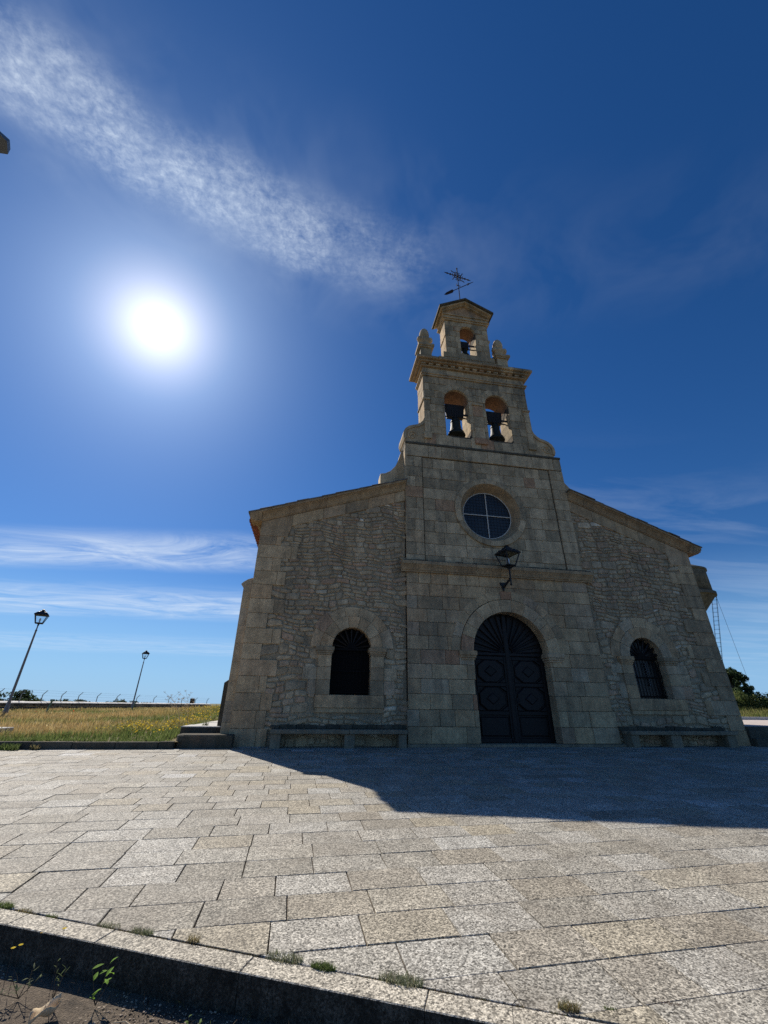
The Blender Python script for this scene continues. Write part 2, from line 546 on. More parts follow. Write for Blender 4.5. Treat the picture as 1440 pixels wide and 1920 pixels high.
def prism(mb, poly, w0, w1, bevel=0.0, mp=None, tilt=0.0, rnd=None, back=False):
    """poly CCW in (u,v); front at w0 (outward), back at w1 < w0"""
    mp = mp or XZ()
    if area2(poly) < 0:
        poly = poly[::-1]
    n = len(poly)
    tu, tv = random.uniform(-tilt, tilt), random.uniform(-tilt, tilt)
    cu = sum(p[0] for p in poly) / n
    cv = sum(p[1] for p in poly) / n
    vs, fs = [], []
    wf = lambda q: w0 + tu * (q[0] - cu) + tv * (q[1] - cv)
    if bevel > 0:
        ins = inset(poly, bevel)
        vs += [mp(q[0], q[1], wf(q)) for q in ins]
        vs += [mp(q[0], q[1], wf(q) - bevel) for q in poly]
        vs += [mp(q[0], q[1], w1) for q in poly]
        fs.append(tuple(range(n)))
        for i in range(n):
            j = (i + 1) % n
            fs.append((i, n + i, n + j, j))
            fs.append((n + i, 2 * n + i, 2 * n + j, n + j))
        if back:
            fs.append(tuple(range(3 * n - 1, 2 * n - 1, -1)))
    else:
        vs += [mp(q[0], q[1], wf(q)) for q in poly]
        vs += [mp(q[0], q[1], w1) for q in poly]
        fs.append(tuple(range(n)))
        for i in range(n):
            j = (i + 1) % n
            fs.append((i, n + i, n + j, j))
        if back:
            fs.append(tuple(range(2 * n - 1, n - 1, -1)))
    mb.add(vs, fs, rnd)


def box(mb, x0, x1, y0, y1, z0, z1, bevel=0.0, rnd=None):
    prism(mb, [(x0, z0), (x1, z0), (x1, z1), (x0, z1)], -y0, -y1, bevel, XZ(0), rnd=rnd, back=True)


def bbox_b(mb, x0, x1, y0, y1, z0, z1, b=0.01, rnd=None):
    """box bevelled on all edges"""
    vs, idx = [], {}
    for ix, (xa, sx) in enumerate(((x0, 1), (x1, -1))):
        for iy, (ya, sy) in enumerate(((y0, 1), (y1, -1))):
            for iz, (za, sz) in enumerate(((z0, 1), (z1, -1))):
                for k in range(3):
                    p = [xa + sx * b, ya + sy * b, za + sz * b]
                    p[k] = (xa, ya, za)[k]
                    idx[(ix, iy, iz, k)] = len(vs)
                    vs.append(tuple(p))
    c = ((x0 + x1) / 2, (y0 + y1) / 2, (z0 + z1) / 2)
    fs = []
    for k in range(3):
        for s_ in (0, 1):
            a, bb = [q for q in range(3) if q != k]
            loop = []
            for (p, q) in ((0, 0), (1, 0), (1, 1), (0, 1)):
                t_ = [0, 0, 0]
                t_[k] = s_
                t_[a] = p
                t_[bb] = q
                loop.append(idx[(*t_, k)])
            fs.append(loop)
    for k in range(3):
        a, bb = [q for q in range(3) if q != k]
        for p in (0, 1):
            for q in (0, 1):
                t0 = [0, 0, 0]; t1 = [0, 0, 0]
                t0[a] = t1[a] = p
                t0[bb] = t1[bb] = q
                t1[k] = 1
                fs.append([idx[(*t0, a)], idx[(*t1, a)], idx[(*t1, bb)], idx[(*t0, bb)]])
    for ix in (0, 1):
        for iy in (0, 1):
            for iz in (0, 1):
                fs.append([idx[(ix, iy, iz, k)] for k in range(3)])
    out = []
    V_ = [Vector(q) for q in vs]
    cc = Vector(c)
    for f in fs:
        nrm = (V_[f[1]] - V_[f[0]]).cross(V_[f[2]] - V_[f[0]])
        mid = sum((V_[i] for i in f), Vector()) / len(f)
        out.append(f if nrm.dot(mid - cc) > 0 else f[::-1])
    mb.add(vs, out, rnd)


def tube(mb, a, b, r0, r1=None, n=8, cap=True, rnd=None):
    r1 = r0 if r1 is None else r1
    a, b = Vector(a), Vector(b)
    d = (b - a).normalized()
    x = d.orthogonal().normalized()
    y = d.cross(x)
    vs = []
    for p, r in ((a, r0), (b, r1)):
        for i in range(n):
            t_ = 2 * math.pi * i / n
            vs.append(p + x * (r * math.cos(t_)) + y * (r * math.sin(t_)))
    fs = [(i, (i + 1) % n, n + (i + 1) % n, n + i) for i in range(n)]
    if cap:
        fs += [tuple(range(n - 1, -1, -1)), tuple(range(n, 2 * n))]
    mb.add(vs, fs, rnd)


def path_tube(mb, pts, r, n=6):
    for a, b in zip(pts[:-1], pts[1:]):
        tube(mb, a, b, r, r, n)


def lathe(mb, prof, c, n=20, rnd=None, sx=1.0, sy=1.0, rot=0.0):
    """prof [(r,z)] bottom to top about the vertical axis through c"""
    vs, fs = [], []
    for r, z in prof:
        for i in range(n):
            t_ = 2 * math.pi * i / n + rot
            vs.append((c[0] + r * sx * math.cos(t_), c[1] + r * sy * math.sin(t_), c[2] + z))
    for k in range(len(prof) - 1):
        for i in range(n):
            j = (i + 1) % n
            fs.append((k * n + i, k * n + j, (k + 1) * n + j, (k + 1) * n + i))
    fs.append(tuple(range(n - 1, -1, -1)))
    fs.append(tuple((len(prof) - 1) * n + i for i in range(n)))
    mb.add(vs, fs, rnd)


def one(name, mat, parent, fn, smooth=False):
    mb = MB()
    fn(mb)
    return mb.build(name, mat, parent, smooth)


# ------------------------------------------------------------------ ground, plaza, road, field
SL = 0.025


def pz(x, y):
    return SL * min(y, 0.0)


big = MB()
big.add([(-6000, -6000, -0.7), (6000, -6000, -0.7), (6000, 6000, -0.7), (-6000, 6000, -0.7)], [(0, 1, 2, 3)])
ground = big.build('ground', FARM)
ground['kind'] = 'structure'

KA = R_(-24.1)
KT = Vector((math.cos(KA), math.sin(KA)))
KN = Vector((math.sin(KA), -math.cos(KA)))       # towards the road (camera side)
KP = Vector((-1.78, -9.421))                       # on the inner line of the kerb
KW = 0.165


def kd(x, y):
    return (Vector((x, y)) - KP).dot(KN)


# sub-base of the plaza, seen only in the joints
def kline(tt, off):
    q = KP + KT * tt + KN * off
    return q


def clip_half(poly, f):
    out = []
    n = len(poly)
    for i in range(n):
        a, b = poly[i], poly[(i + 1) % n]
        fa, fb = f(a), f(b)
        if fa <= 0:
            out.append(a)
        if (fa < 0 < fb) or (fb < 0 < fa):
            t_ = fa / (fa - fb)
            out.append((a[0] + (b[0] - a[0]) * t_, a[1] + (b[1] - a[1]) * t_))
    return out


mb = MB()
base = clip_half([(-45, -26), (60, -26), (60, 0.6), (-45, 0.6)], lambda q: kd(*q) - 0.02)
prism(mb, base, -0.016, -0.6, 0, lambda a, b, c_: (a, b, c_ + SL * b))
plaza = mb.build('plaza', JOINT)
plaza['kind'] = 'structure'

ra = R_(2.2)
rd = (math.cos(ra), math.sin(ra))
rn = (-math.sin(ra), math.cos(ra))
RW = 0.3815
mpz = lambda a, b, c_: (a, b, c_ + SL * b)
cand = []
sm = MB()
k0 = -30
for k in range(-32, 30):
    v0 = -9.74 + (k) * RW
    v1 = v0 + RW
    if v0 > 0.9:
        break
    uu = -30 + random.random() * 0.6
    if k == 0:
        uu = 1.61 - 0.62 * 50 + 0.0
    while uu < 34:
        L = random.choice((0.60, 0.62, 0.52, 0.56, 0.66, 0.42, 0.62)) if k not in (0, -1, -2) else random.choice((.6, .62, .63))
        a, b = uu, uu + L
        uu = b
        g = 0.0018 + random.random() * 0.0018
        g2 = g + 0.0022
        sk = random.uniform(-.003, .003)
        q = [(a + g2, v0 + g), (b - g2 + sk, v0 + g), (b - g2 - sk, v1 - g), (a + g2, v1 - g)]
        q = [(s_ * rd[0] + t_ * rn[0], s_ * rd[1] + t_ * rn[1]) for s_, t_ in q]
        cx = sum(p[0] for p in q) / 4
        cy = sum(p[1] for p in q) / 4
        if kd(cx, cy) > 0.45 or cy > 0.25 or cy < -18:
            continue
        if abs(cx - 1) > 3.5 + (cy + 13.5) * 1.45:
            continue
        q = clip_half(q, lambda p: kd(*p) + 0.006)
        if len(q) < 3 or abs(area2(q)) < 0.004:
            continue
        d = math.hypot(cx, cy + 13.5)
        cand.append((d, q))
cand.sort(key=lambda s_: s_[0])
for i, (d, q) in enumerate(cand):
    hgt = random.uniform(-0.0028, 0.0028)
    if i < 290:
        m1 = MB()
        prism(m1, q, hgt, -0.03, random.uniform(0.0015, 0.0045), mpz, 0.004)
        m1.build('paving_slab', SLAB, plaza)
    else:
        prism(sm, q, hgt + random.uniform(-0.001, 0.001), -0.03, 0.002, mpz, 0.002)
so = sm.build('paving_slabs', SLAB, plaza, rnd=True)
so['kind'] = 'stuff'

# kerb of the plaza along the road
kerb = MB()
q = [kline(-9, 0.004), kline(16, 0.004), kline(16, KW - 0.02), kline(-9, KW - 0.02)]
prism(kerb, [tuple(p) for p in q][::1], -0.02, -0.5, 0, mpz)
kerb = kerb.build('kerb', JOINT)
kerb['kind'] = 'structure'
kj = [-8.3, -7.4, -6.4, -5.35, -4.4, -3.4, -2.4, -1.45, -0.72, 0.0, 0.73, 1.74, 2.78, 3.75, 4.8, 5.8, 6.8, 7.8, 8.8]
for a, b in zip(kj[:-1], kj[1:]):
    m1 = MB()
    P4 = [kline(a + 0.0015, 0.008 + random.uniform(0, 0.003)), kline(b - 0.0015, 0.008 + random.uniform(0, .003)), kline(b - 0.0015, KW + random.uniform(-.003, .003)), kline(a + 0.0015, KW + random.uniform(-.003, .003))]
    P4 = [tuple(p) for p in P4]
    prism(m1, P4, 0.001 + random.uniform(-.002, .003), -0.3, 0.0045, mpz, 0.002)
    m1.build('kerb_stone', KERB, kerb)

# road in front of the kerb
mb = MB()
N = 60
vs, fs = [], []
for i in range(N + 1):
    for j in range(N + 1):
        tt = -22 + 44 * i / N
        off = 0.02 + (j / N) ** 2 * 25
        p = kline(tt, off)
        z = -0.43 + 0.02 * math.exp(-off / 0.25) - 0.006 * off + 0.01 * math.sin(tt * 3.1) * math.exp(-off)
        vs.append((p.x, p.y, z))
for i in range(N):
    for j in range(N):
        a = i * (N + 1) + j
        fs.append((a, a + 1, a + N + 2, a + N + 1))
mb.add(vs, [f[::-1] for f in fs])
road = mb.build('road', ROADM, smooth=True)
road['kind'] = 'structure'


def sstep(a, b, x):
    t_ = min(max((x - a) / (b - a), 0), 1)
    return t_ * t_ * (3 - 2 * t_)


def hf(x, y):
    z = 0.14 + 0.30 * (1 - math.exp(-max(y, 0) / 10))
    z += 0.42 * math.exp(-((x + 4.5) / 4.5) ** 2) * sstep(2, 14, y)
    return z + 0.02 * math.sin(x * 1.7) * math.cos(y * 1.3)


mb = MB()
xs = np.linspace(-60, -3.3, 70)
ys = np.concatenate([np.linspace(-0.35, 12, 30), np.linspace(13, 110, 40)])
vs = [(x, y, hf(x, y)) for x in xs for y in ys]
ny = len(ys)
fs = [(i * ny + j, (i + 1) * ny + j, (i + 1) * ny + j + 1, i * ny + j + 1) for i in range(len(xs) - 1) for j in range(ny - 1)]
mb.add(vs, fs)
# ground to the left of and behind the church
xs2 = np.linspace(-3.3, -1.9, 5)
ys2 = np.linspace(8.4, 110, 50)
vs = [(x, y, hf(x, y)) for x in xs2 for y in ys2]
ny = len(ys2)
fs = [(i * ny + j, (i + 1) * ny + j, (i + 1) * ny + j + 1, i * ny + j + 1) for i in range(len(xs2) - 1) for j in range(ny - 1)]
mb.add(vs, fs)
field = mb.build('field', FIELDM, smooth=True)
field['kind'] = 'structure'

# low dark kerb between plaza and field
mb = MB()
box(mb, -40, -3.5, -0.36, -0.14, -0.3, 0.10)
fk = mb.build('field_kerb', DARKST)
fk['kind'] = 'structure'
x = -14.0
while x < -3.5:
    L = random.uniform(0.9, 1.1)
    x1 = min(x + L, -3.47)
    m1 = MB()
    bbox_b(m1, x + 0.005, x1 - 0.005, -0.43 + random.uniform(-.006, .006), -0.2, -0.05, 0.155 + random.uniform(-.006, .006), 0.014)
    m1.build('kerb_stone', DARKST, fk)
    x = x1

# ------------------------------------------------------------------ the church
church = thing('stone_church', 'sandstone village church with bell gable, seen in shade across the plaza', 'church', (6.5, 0.5, 0))


def row_block(x0, x1, z0, z1, cut, gap=0.005):
    """polygon(s) of one ashlar in (x,z), cut clear of an opening. cut=(cx, halfwidth(z), monotone)"""
    x0 += gap; x1 -= gap; z0 += gap; z1 -= gap
    if x1 - x0 < 0.05:
        return []
    if cut is None:
        return [([(x0, z0), (x1, z0), (x1, z1), (x0, z1)], False)]
    cx, hw = cut
    K = 8
    zs = [z0 + (z1 - z0) * i / K for i in range(K + 1)]
    hws = [hw(z) for z in zs]
    hm = max(hws)
    if hm <= 0 or x1 <= cx - hm or x0 >= cx + hm:
        return [([(x0, z0), (x1, z0), (x1, z1), (x0, z1)], False)]
    out = []
    if x0 < cx:
        lim = min(x1, cx - 0.003)
        pts = [(z, min(lim, cx - h)) for z, h in zip(zs, hws)]
        pts = [p for p in pts if p[1] > x0 + 0.05]
        if len(pts) > 2:
            poly = [(x0, pts[0][0])] + [(p[1], p[0]) for p in pts] + [(x0, pts[-1][0])]
            out.append(([poly[0]] + poly[1:-1] + [poly[-1]], True))
    if x1 > cx:
        lim = max(x0, cx + 0.003)
        pts = [(z, max(lim, cx + h)) for z, h in zip(zs, hws)]
        pts = [p for p in pts if p[1] < x1 - 0.05]
        if len(pts) > 2:
            poly = [(x1, pts[-1][0])] + [(p[1], p[0]) for p in reversed(pts)] + [(x1, pts[0][0])]
            out.append((poly, True))
    return out


def simplify(poly):
    out = []
    n = len(poly)
    for i in range(n):
        a, b, c = poly[i - 1], poly[i], poly[(i + 1) % n]
        cr = (b[0] - a[0]) * (c[1] - b[1]) - (b[1] - a[1]) * (c[0] - b[0])
        if abs(cr) > 1e-5:
            out.append(b)
    return out


def ashlar(parent, x0, x1, zs, mat, cut=None, avg=0.75, w=0.0, deep=-0.3, Y=0.0, name='stone_block', mp=None, minend=0.25, gap=0.011, jit=0.009):
    for r, (za, zb) in enumerate(zip(zs[:-1], zs[1:])):
        js = [x0]
        first = avg * (0.55 if r % 2 else 1.0) * random.uniform(0.85, 1.15)
        xx = x0 + first
        while xx < x1 - minend:
            js.append(xx)
            xx += avg * random.choice((0.6, 0.85, 1.0, 1.2, 1.5)) * random.uniform(0.92, 1.08)
        if x1 - js[-1] > avg * 1.6:
            js.append((js[-1] + x1) / 2)
        js.append(x1)
        for a, b in zip(js[:-1], js[1:]):
            for poly, isc in row_block(a, b, za, zb, cut, gap * 0.5):
                poly = simplify(poly)
                if len(poly) < 3 or abs(area2(poly)) < 0.012:
                    continue
                m1 = MB()
                prism(m1, poly, w + random.uniform(-jit, jit * 0.6), deep if isc else w - 0.07, 0.009, mp or XZ(Y), 0.004)
                m1.build(name, mat, parent)


def arch_cut(cx, hw, zsp, rr):
    def f(z):
        if z <= zsp:
            return hw
        d = rr * rr - (z - zsp) ** 2
        return math.sqrt(d) if d > 0 else -1
    return (cx, f)


def circ_cut(cx, cz, rr):
    def f(z):
        d = rr * rr - (z - cz) ** 2
        return math.sqrt(d) if d > 0 else -1
    return (cx, f)


def arc(cx, cz, r, a0, a1, n):
    return [(cx + r * math.cos(a0 + (a1 - a0) * i / n), cz + r * math.sin(a0 + (a1 - a0) * i / n)) for i in range(n + 1)]


def voussoirs(parent, cx, cz, r0, r1, a0, a1, n, mat, w, wb, Y=0.0, name='voussoir', irregular=0.0, mp=None):
    aa = [a0 + (a1 - a0) * i / n for i in range(n + 1)]
    for i in range(1, n):
        aa[i] += random.uniform(-0.12, 0.12) * (a1 - a0) / n
    for i in range(n):
        g = 0.0035
        ro = r1 + random.uniform(-irregular, irregular)
        poly = arc(cx, cz, ro, aa[i] + g / r1, aa[i + 1] - g / r1, 3) + arc(cx, cz, r0, aa[i + 1] - g / r0, aa[i] + g / r0, 3)
        m1 = MB()
        prism(m1, poly, w + random.uniform(-.003, .003), wb, 0.008, mp or XZ(Y))
        m1.build(name, mat, parent)


def halves(x0, x1, z0, zt, cx, left_pts, z_base, w0, wb, mb_, Y=0.0):
    """wall panel with an opening: split at cx. left_pts: hole outline left half from bottom to top as (halfwidth, z)"""
    top = zt if callable(zt) else (lambda x_: zt)
    L = [(x0, z0), (cx, z0)]
    if left_pts[0][1] > z0 + 1e-6:
        pass
    L = [(x0, z0)]
    if left_pts[0][1] > z0 + 1e-6:
        L += [(cx, z0), (cx, left_pts[0][1])]
    L += [(cx - h, z) for h, z in left_pts]
    if left_pts[-1][0] > 1e-6:
        L += [(cx, left_pts[-1][1])]
    L += [(cx, top(cx)), (x0, top(x0))]
    Rr = [(x1, z0)]
    if left_pts[0][1] > z0 + 1e-6:
        Rr += [(cx, z0), (cx, left_pts[0][1])]
    Rr += [(cx + h, z) for h, z in left_pts]
    if left_pts[-1][0] > 1e-6:
        Rr += [(cx, left_pts[-1][1])]
    Rr += [(cx, top(cx)), (x1, top(x1))]

    def dd(p):
        o = []
        for q in p:
            if not o or (abs(q[0] - o[-1][0]) + abs(q[1] - o[-1][1])) > 1e-6:
                o.append(q)
        return o
    prism(mb_, dd(L), w0, wb, 0, XZ(Y), back=True)
    prism(mb_, dd(Rr)[::-1], w0, wb, 0, XZ(Y), back=True)


def arch_pts(hw, z0, zsp, n=10):
    p = [(hw, z0)]
    p += [(hw * math.cos(math.pi / 2 * i / n), zsp + hw * math.sin(math.pi / 2 * i / n)) for i in range(n + 1)]
    return p


def circ_pts(r, cz, n=20):
    return [(r * math.sin(math.pi * i / n), cz - r * math.cos(math.pi * i / n)) for i in range(n + 1)]


BX0, BX1 = 3.04, 10.02
DCX, DHW, DSP = 6.67, 1.36, 2.78
# ---- central wall
mb = MB()
halves(BX0 + .01, BX1 - .01, 0.0, 5.62, DCX, arch_pts(DHW + 0.01, 0.0, DSP), 0, -0.03, -1.0, mb)
halves(BX0 + .01, BX1 - .01, 5.62, 10.95, 6.5, circ_pts(1.26, 8.1), 0, -0.075, -1.0, mb)
cw = mb.build('central_wall', MORTD, church)
# plinth courses, a touch proud
cutp = arch_cut(DCX, DHW + 0.0, DSP, DHW)
ashlar(cw, BX0 - 0.04, BX1 + 0.05, [0.07, 0.53, 1.0], ASH, cutp, 0.8, 0.045, -0.385)
zz = [1.0 + i * 0.446 for i in range(11)]
cutd = arch_cut(DCX, DHW, DSP, 2.02)
ashlar(cw, BX0, BX1, zz, ASH, cutd, 0.78, 0.0, -0.385)
# upper panel recessed behind raised frame
zu = [5.62 + i * 0.473 for i in range(11)]
ashlar(cw, BX0, 3.74, zu, ASHU, None, 0.72, 0.0)
ashlar(cw, 9.39, BX1, zu, ASHU, None, 0.62, 0.0)
ashlar(cw, 3.765, 9.36, zu, ASHU, circ_cut(6.5, 8.1, 1.36), 0.82, -0.05, -0.35)
ashlar(cw, BX0, BX1, [10.375, 10.95], ASHU, None, 0.95, 0.0)
# door surround
for i_, (zA, zB) in enumerate(((0.07, 0.55), (0.55, 1.0), (1.0, 1.45), (1.45, 1.98), (1.98, 2.5))):
    pass
voussoirs(cw, DCX, DSP, DHW, 1.795, 0, math.pi, 11, ASH, 0.045, -0.385)
voussoirs(cw, DCX, DSP, 1.815, 2.12, 0.0, math.pi, 13, ASH, 0.012, -0.10, irregular=0.02)


def impost(parent, x0, x1, z0, z1, mat, w0=0.0, proj=0.09, steps=3, Y=0.0, yb=0.3, inl=True, inr=True):
    m1 = MB()
    h = (z1 - z0) / (steps + 1)
    for k in range(steps):
        o = proj * (k + 1) / steps
        za = z0 + k * h
        zb = za + h * (1.0 if k < steps - 1 else 2.0)
        bbox_b(m1, x0 + (proj - o) * (1 if inl else 0), x1 - (proj - o) * (1 if inr else 0), Y - w0 - o, Y + yb, za, zb, 0.008)
    return m1.build('impost', mat, parent)


impost(cw, 4.80, 5.31 + .09, 2.50, 2.785, ASH, proj=0.10, yb=0.38)
impost(cw, 8.03 - .09, 8.56, 2.50, 2.785, ASH, proj=0.10, yb=0.38)

# ---- round window
cwr = cw
voussoirs(cw, 6.5, 8.1, 1.25, 1.475, -0.2, 2 * math.pi - 0.2, 17, ASHU, 0.02, -0.2, name='ring_stone')
mb = MB()
n = 48
vs, fs = [], []
for i in range(n):
    t_ = 2 * math.pi * i / n
    for r_, yy in ((1.258, 0.0), (1.235, 0.02), (1.03, 0.40), (1.03, 0.6)):
        vs.append((6.5 + r_ * math.cos(t_), yy, 8.1 + r_ * math.sin(t_)))
for i in range(n):
    j = (i + 1) % n
    for k in range(3):
        fs.append((i * 4 + k, i * 4 + k + 1, j * 4 + k + 1, j * 4 + k))
mb.add(vs, [f[::-1] for f in fs])
mb.build('splayed_reveal', CORN, cw)
rw = one('round_window', GLASS, church, lambda m_: prism(m_, arc(6.5, 8.1, 1.05, 0, 2 * math.pi * 47 / 48, 47), -0.42, -0.46))
mb = MB()
for i in range(48):
    t0, t1 = 2 * math.pi * i / 48, 2 * math.pi * (i + 1) / 48
    tube(mb, (6.5 + 1.015 * math.cos(t0), 0.385, 8.1 + 1.015 * math.sin(t0)), (6.5 + 1.015 * math.cos(t1), 0.385, 8.1 + 1.015 * math.sin(t1)), 0.018, n=5)
mb.build('window_frame', WHITEP, rw)
one('glazing_bar', WHITEP, rw, lambda m_: tube(m_, (6.5, 0.38, 7.09), (6.5, 0.38, 9.11), 0.021, n=6))
one('glazing_bar', WHITEP, rw, lambda m_: tube(m_, (5.49, 0.375, 8.08), (7.51, 0.375, 8.08), 0.021, n=6))
mb = MB()   # protective wire mesh in front of the glass
for i in range(-7, 8):
    d = i * 0.135
    h = math.sqrt(1.0 - d * d) if abs(d) < 1 else 0
    if h > 0.1:
        tube(mb, (6.5 + d, 0.405, 8.1 - h), (6.5 + d, 0.405, 8.1 + h), 0.004, n=4, cap=False)
        tube(mb, (6.5 - h, 0.407, 8.1 + d), (6.5 + h, 0.407, 8.1 + d), 0.004, n=4, cap=False)
mb.build('wire_mesh', IRON, rw)

# ---- string course above the door
xs_ = [2.84, 3.9, 4.75, 5.6, 6.55, 7.4, 8.3, 9.25, 10.25]
prof = [(-0.02, 5.40), (0.07, 5.40), (0.08, 5.45), (0.11, 5.455), (0.15, 5.54), (0.22, 5.63), (0.245, 5.645), (0.25, 5.755), (0.20, 5.79), (-0.02, 5.84)]


def mould_piece(mb_, prof_, xa, xb, Y=0.0):
    n_ = len(prof_)
    vs_ = [(xa, Y - w_, z_) for w_, z_ in prof_] + [(xb, Y - w_, z_) for w_, z_ in prof_]
    fs_ = [tuple(range(n_)), tuple(range(2 * n_ - 1, n_ - 1, -1))]
    for i_ in range(n_):
        j_ = (i_ + 1) % n_
        fs_.append((i_, n_ + i_, n_ + j_, j_))
    mb_.add(vs_, [f_ for f_ in fs_])


for a, b in zip(xs_[:-1], xs_[1:]):
    m1 = MB()
    mould_piece(m1, prof, a + .003, b - .003)
    o = m1.build('cornice_block', CORN, cw)
# dark weathering course on top of it
mb = MB()
x = 2.9
while x < 10.15:
    L = random.uniform(0.12, 0.3)
    bbox_b(mb, x, x + L, -0.20 + random.uniform(-.03, .02), 0.0, 5.77, 5.805 + random.uniform(0.0, 0.02), 0.008)
    x += L
mss = mb.build('moss_ledge', DARKST, cw, rnd=True)
mss['kind'] = 'stuff'

# ---- top coping of the central wall
mb = MB()
bbox_b(mb, BX0 - 0.0, BX1 + 0.02, -0.03, 1.05, 10.95, 11.06, 0.02)
mb.build('coping', DARKST, church)
one('backing', MORT, cw, lambda m_: box(m_, BX0 + 0.02, BX1 - 0.02, 0.98, 1.3, 0.0, 10.9))

# visible left flank of the body
ashlar(cw, -1.0, -0.004, [6.9 + i * .475 for i in range(9)], ASHU, None, 0.7, 0.006, name='flank_block', mp=LEFTF(BX0))

# ---- belfry stage
TX0, TX1 = 3.92, 8.94
BO = ((5.46, 0.575), (7.39, 0.56))
ZS, ZSP = 11.62, 13.64
bel = None
mb = MB()
halves(TX0 + .01, 6.43, 11.0, 15.35, BO[0][0], [(0, ZS)] + arch_pts(BO[0][1] + .006, ZS, ZSP), 0, -0.04, -0.98, mb)
halves(6.43, TX1 - .01, 11.0, 15.35, BO[1][0], [(0, ZS)] + arch_pts(BO[1][1] + .006, ZS, ZSP), 0, -0.04, -0.98, mb)
bel = mb.build('bell_gable', MORTD, church)
zb = [11.06, 11.62] + [11.62 + i * 0.404 for i in range(1, 6)]
for k_, (xa, xb, cc) in enumerate(((TX0, 6.43, BO[0]), (6.43, TX1, BO[1]))):
    ct = arch_cut(cc[0], cc[1], ZSP, cc[1] + 0.25)
    ct2 = (ct[0], lambda z_, f_=ct[1]: f_(z_) if z_ > ZS - 0.01 else -1)
    ashlar(bel, xa, xb, zb + [14.04, 14.44], ASHU, ct2, 0.55, -0.02, -0.98)
    voussoirs(bel, cc[0], ZSP, cc[1], cc[1] + 0.33, 0, math.pi, 7, ASHU, 0.0, -0.12)
    voussoirs(bel, cc[0], ZSP, cc[1] + 0.001, cc[1] + 0.03, 0, math.pi, 4, INTR, -0.13, -0.97, name='soffit_stone')
# narrow corner pilasters and mid pier (raised)
for (xa, xb) in ((TX0, 4.18), (8.66, TX1), (6.2, 6.66)):
    ashlar(bel, xa, xb, [11.62 + i * 0.6 for i in range(3)] + [13.42], ASHU, None, 1.0, 0.015, name='pilaster_block')
    m1 = MB()
    bbox_b(m1, xa - 0.03, xb + 0.03, -0.06, 0.03, 13.42, 13.52, .01)
    m1.build('pilaster_cap', ASHU, bel)
    m1 = MB()
    bbox_b(m1, xa - 0.04, xb + 0.04, -0.07, 0.03, 11.30, 11.62, .015)
    m1.build('pilaster_base', ASHU, bel)
ashlar(bel, TX0, TX1, [14.44, 14.84], ASHU, None, 0.8, 0.0)
m1 = MB()
bbox_b(m1, TX0 - .05, TX1 + .05, -0.06, 1.03, 14.84, 14.93, .012)
bbox_b(m1, TX0 - .09, TX1 + .09, -0.10, 1.07, 14.93, 15.0, .012)
m1.build('string_course', ASHU, bel)
ashlar(bel, TX0, TX1, [15.0, 15.36], ASHU, None, 1.0, 0.0)
# left flank, sunlit
ashlar(bel, -1.0, -0.004, [11.06, 11.6, 12.2, 12.8, 13.42, 14.0, 14.44, 14.84], ASH, None, 0.8, 0.006, name='flank_block', mp=LEFTF(TX0))
ashlar(bel, -1.0, -0.004, [15.0, 15.36], ASH, None, 0.8, 0.006, name='flank_block', mp=LEFTF(TX0))
m1 = MB()
bbox_b(m1, TX0 - .045, TX0 + 0.02, -0.03, 1.0, 13.43, 13.51, .01)
m1.build('flank_band', ASHU, bel)
# main cornice: bed mould, dentils, corona
m1 = MB()
bbox_b(m1, TX0 - .10, TX1 + .10, -0.12, 1.1, 15.36, 15.43, .012)
m1.build('cornice_bed', CORN, bel)
nd = 15
for i in range(nd):
    xc = TX0 + 0.02 + (TX1 - TX0 - .04) * i / (nd - 1)
    m1 = MB()
    bbox_b(m1, xc - .10, xc + .10, -0.165, -0.06, 15.435, 15.52, .008)
    m1.build('dentil', ASHU, bel)
pc = [TX0 - .34, 4.6, 5.75, 6.75, 7.7, 8.35, TX1 + .34]
for a, b in zip(pc[:-1], pc[1:]):
    m1 = MB()
    bbox_b(m1, max(a, TX0 - .22) + .002, min(b, TX1 + .22) - .002, -0.25, 1.22, 15.53, 15.62, .01)
    bbox_b(m1, a + .002, b - .002, -0.37, 1.33, 15.625, 15.76, .02)
    m1.build('cornice_block', CORN if a < 7 else ASHU, bel)
m1 = MB()
bbox_b(m1, TX0 - .30, TX1 + .30, -0.33, 1.29, 15.765, 15.83, .03)
m1.build('weathered_top', DARKST, bel)
# parapet block over the cornice
m1 = MB()
bbox_b(m1, 4.75, 7.75, -0.02, 0.98, 15.83, 16.22, .015)
m1.build('attic_block', ASHU, bel)
m1 = MB()
bbox_b(m1, 5.0, 7.6, -0.04, 0.94, 16.22, 16.55, .015)
m1.build('attic_block', ASHU, bel)
# little concave sweeps at the foot of the top stage
for s_, xo in ((-1, 5.02), (1, 7.58)):
    pts = [(xo, 16.0)] + [(xo + s_ * (0.42 - 0.42 * math.sin(t_)), 15.86 + 0.5 * (1 - math.cos(t_)) * 1.0) for t_ in np.linspace(0.0, math.pi / 2, 7)] + [(xo, 16.38)]
    pts = [(xo, 15.83), (xo + s_ * 0.5, 15.83)] + [(xo + s_ * (0.42 * (1 - math.sin(t_)) + 0.02), 15.86 + 0.52 * (1 - math.cos(t_))) for t_ in np.linspace(0.05, math.pi / 2, 6)] + [(xo, 16.4)]
    m1 = MB()
    prism(m1, pts, -0.0, -0.9, 0, XZ(0), back=True)
    m1.build('concave_sweep', ASHU, bel)

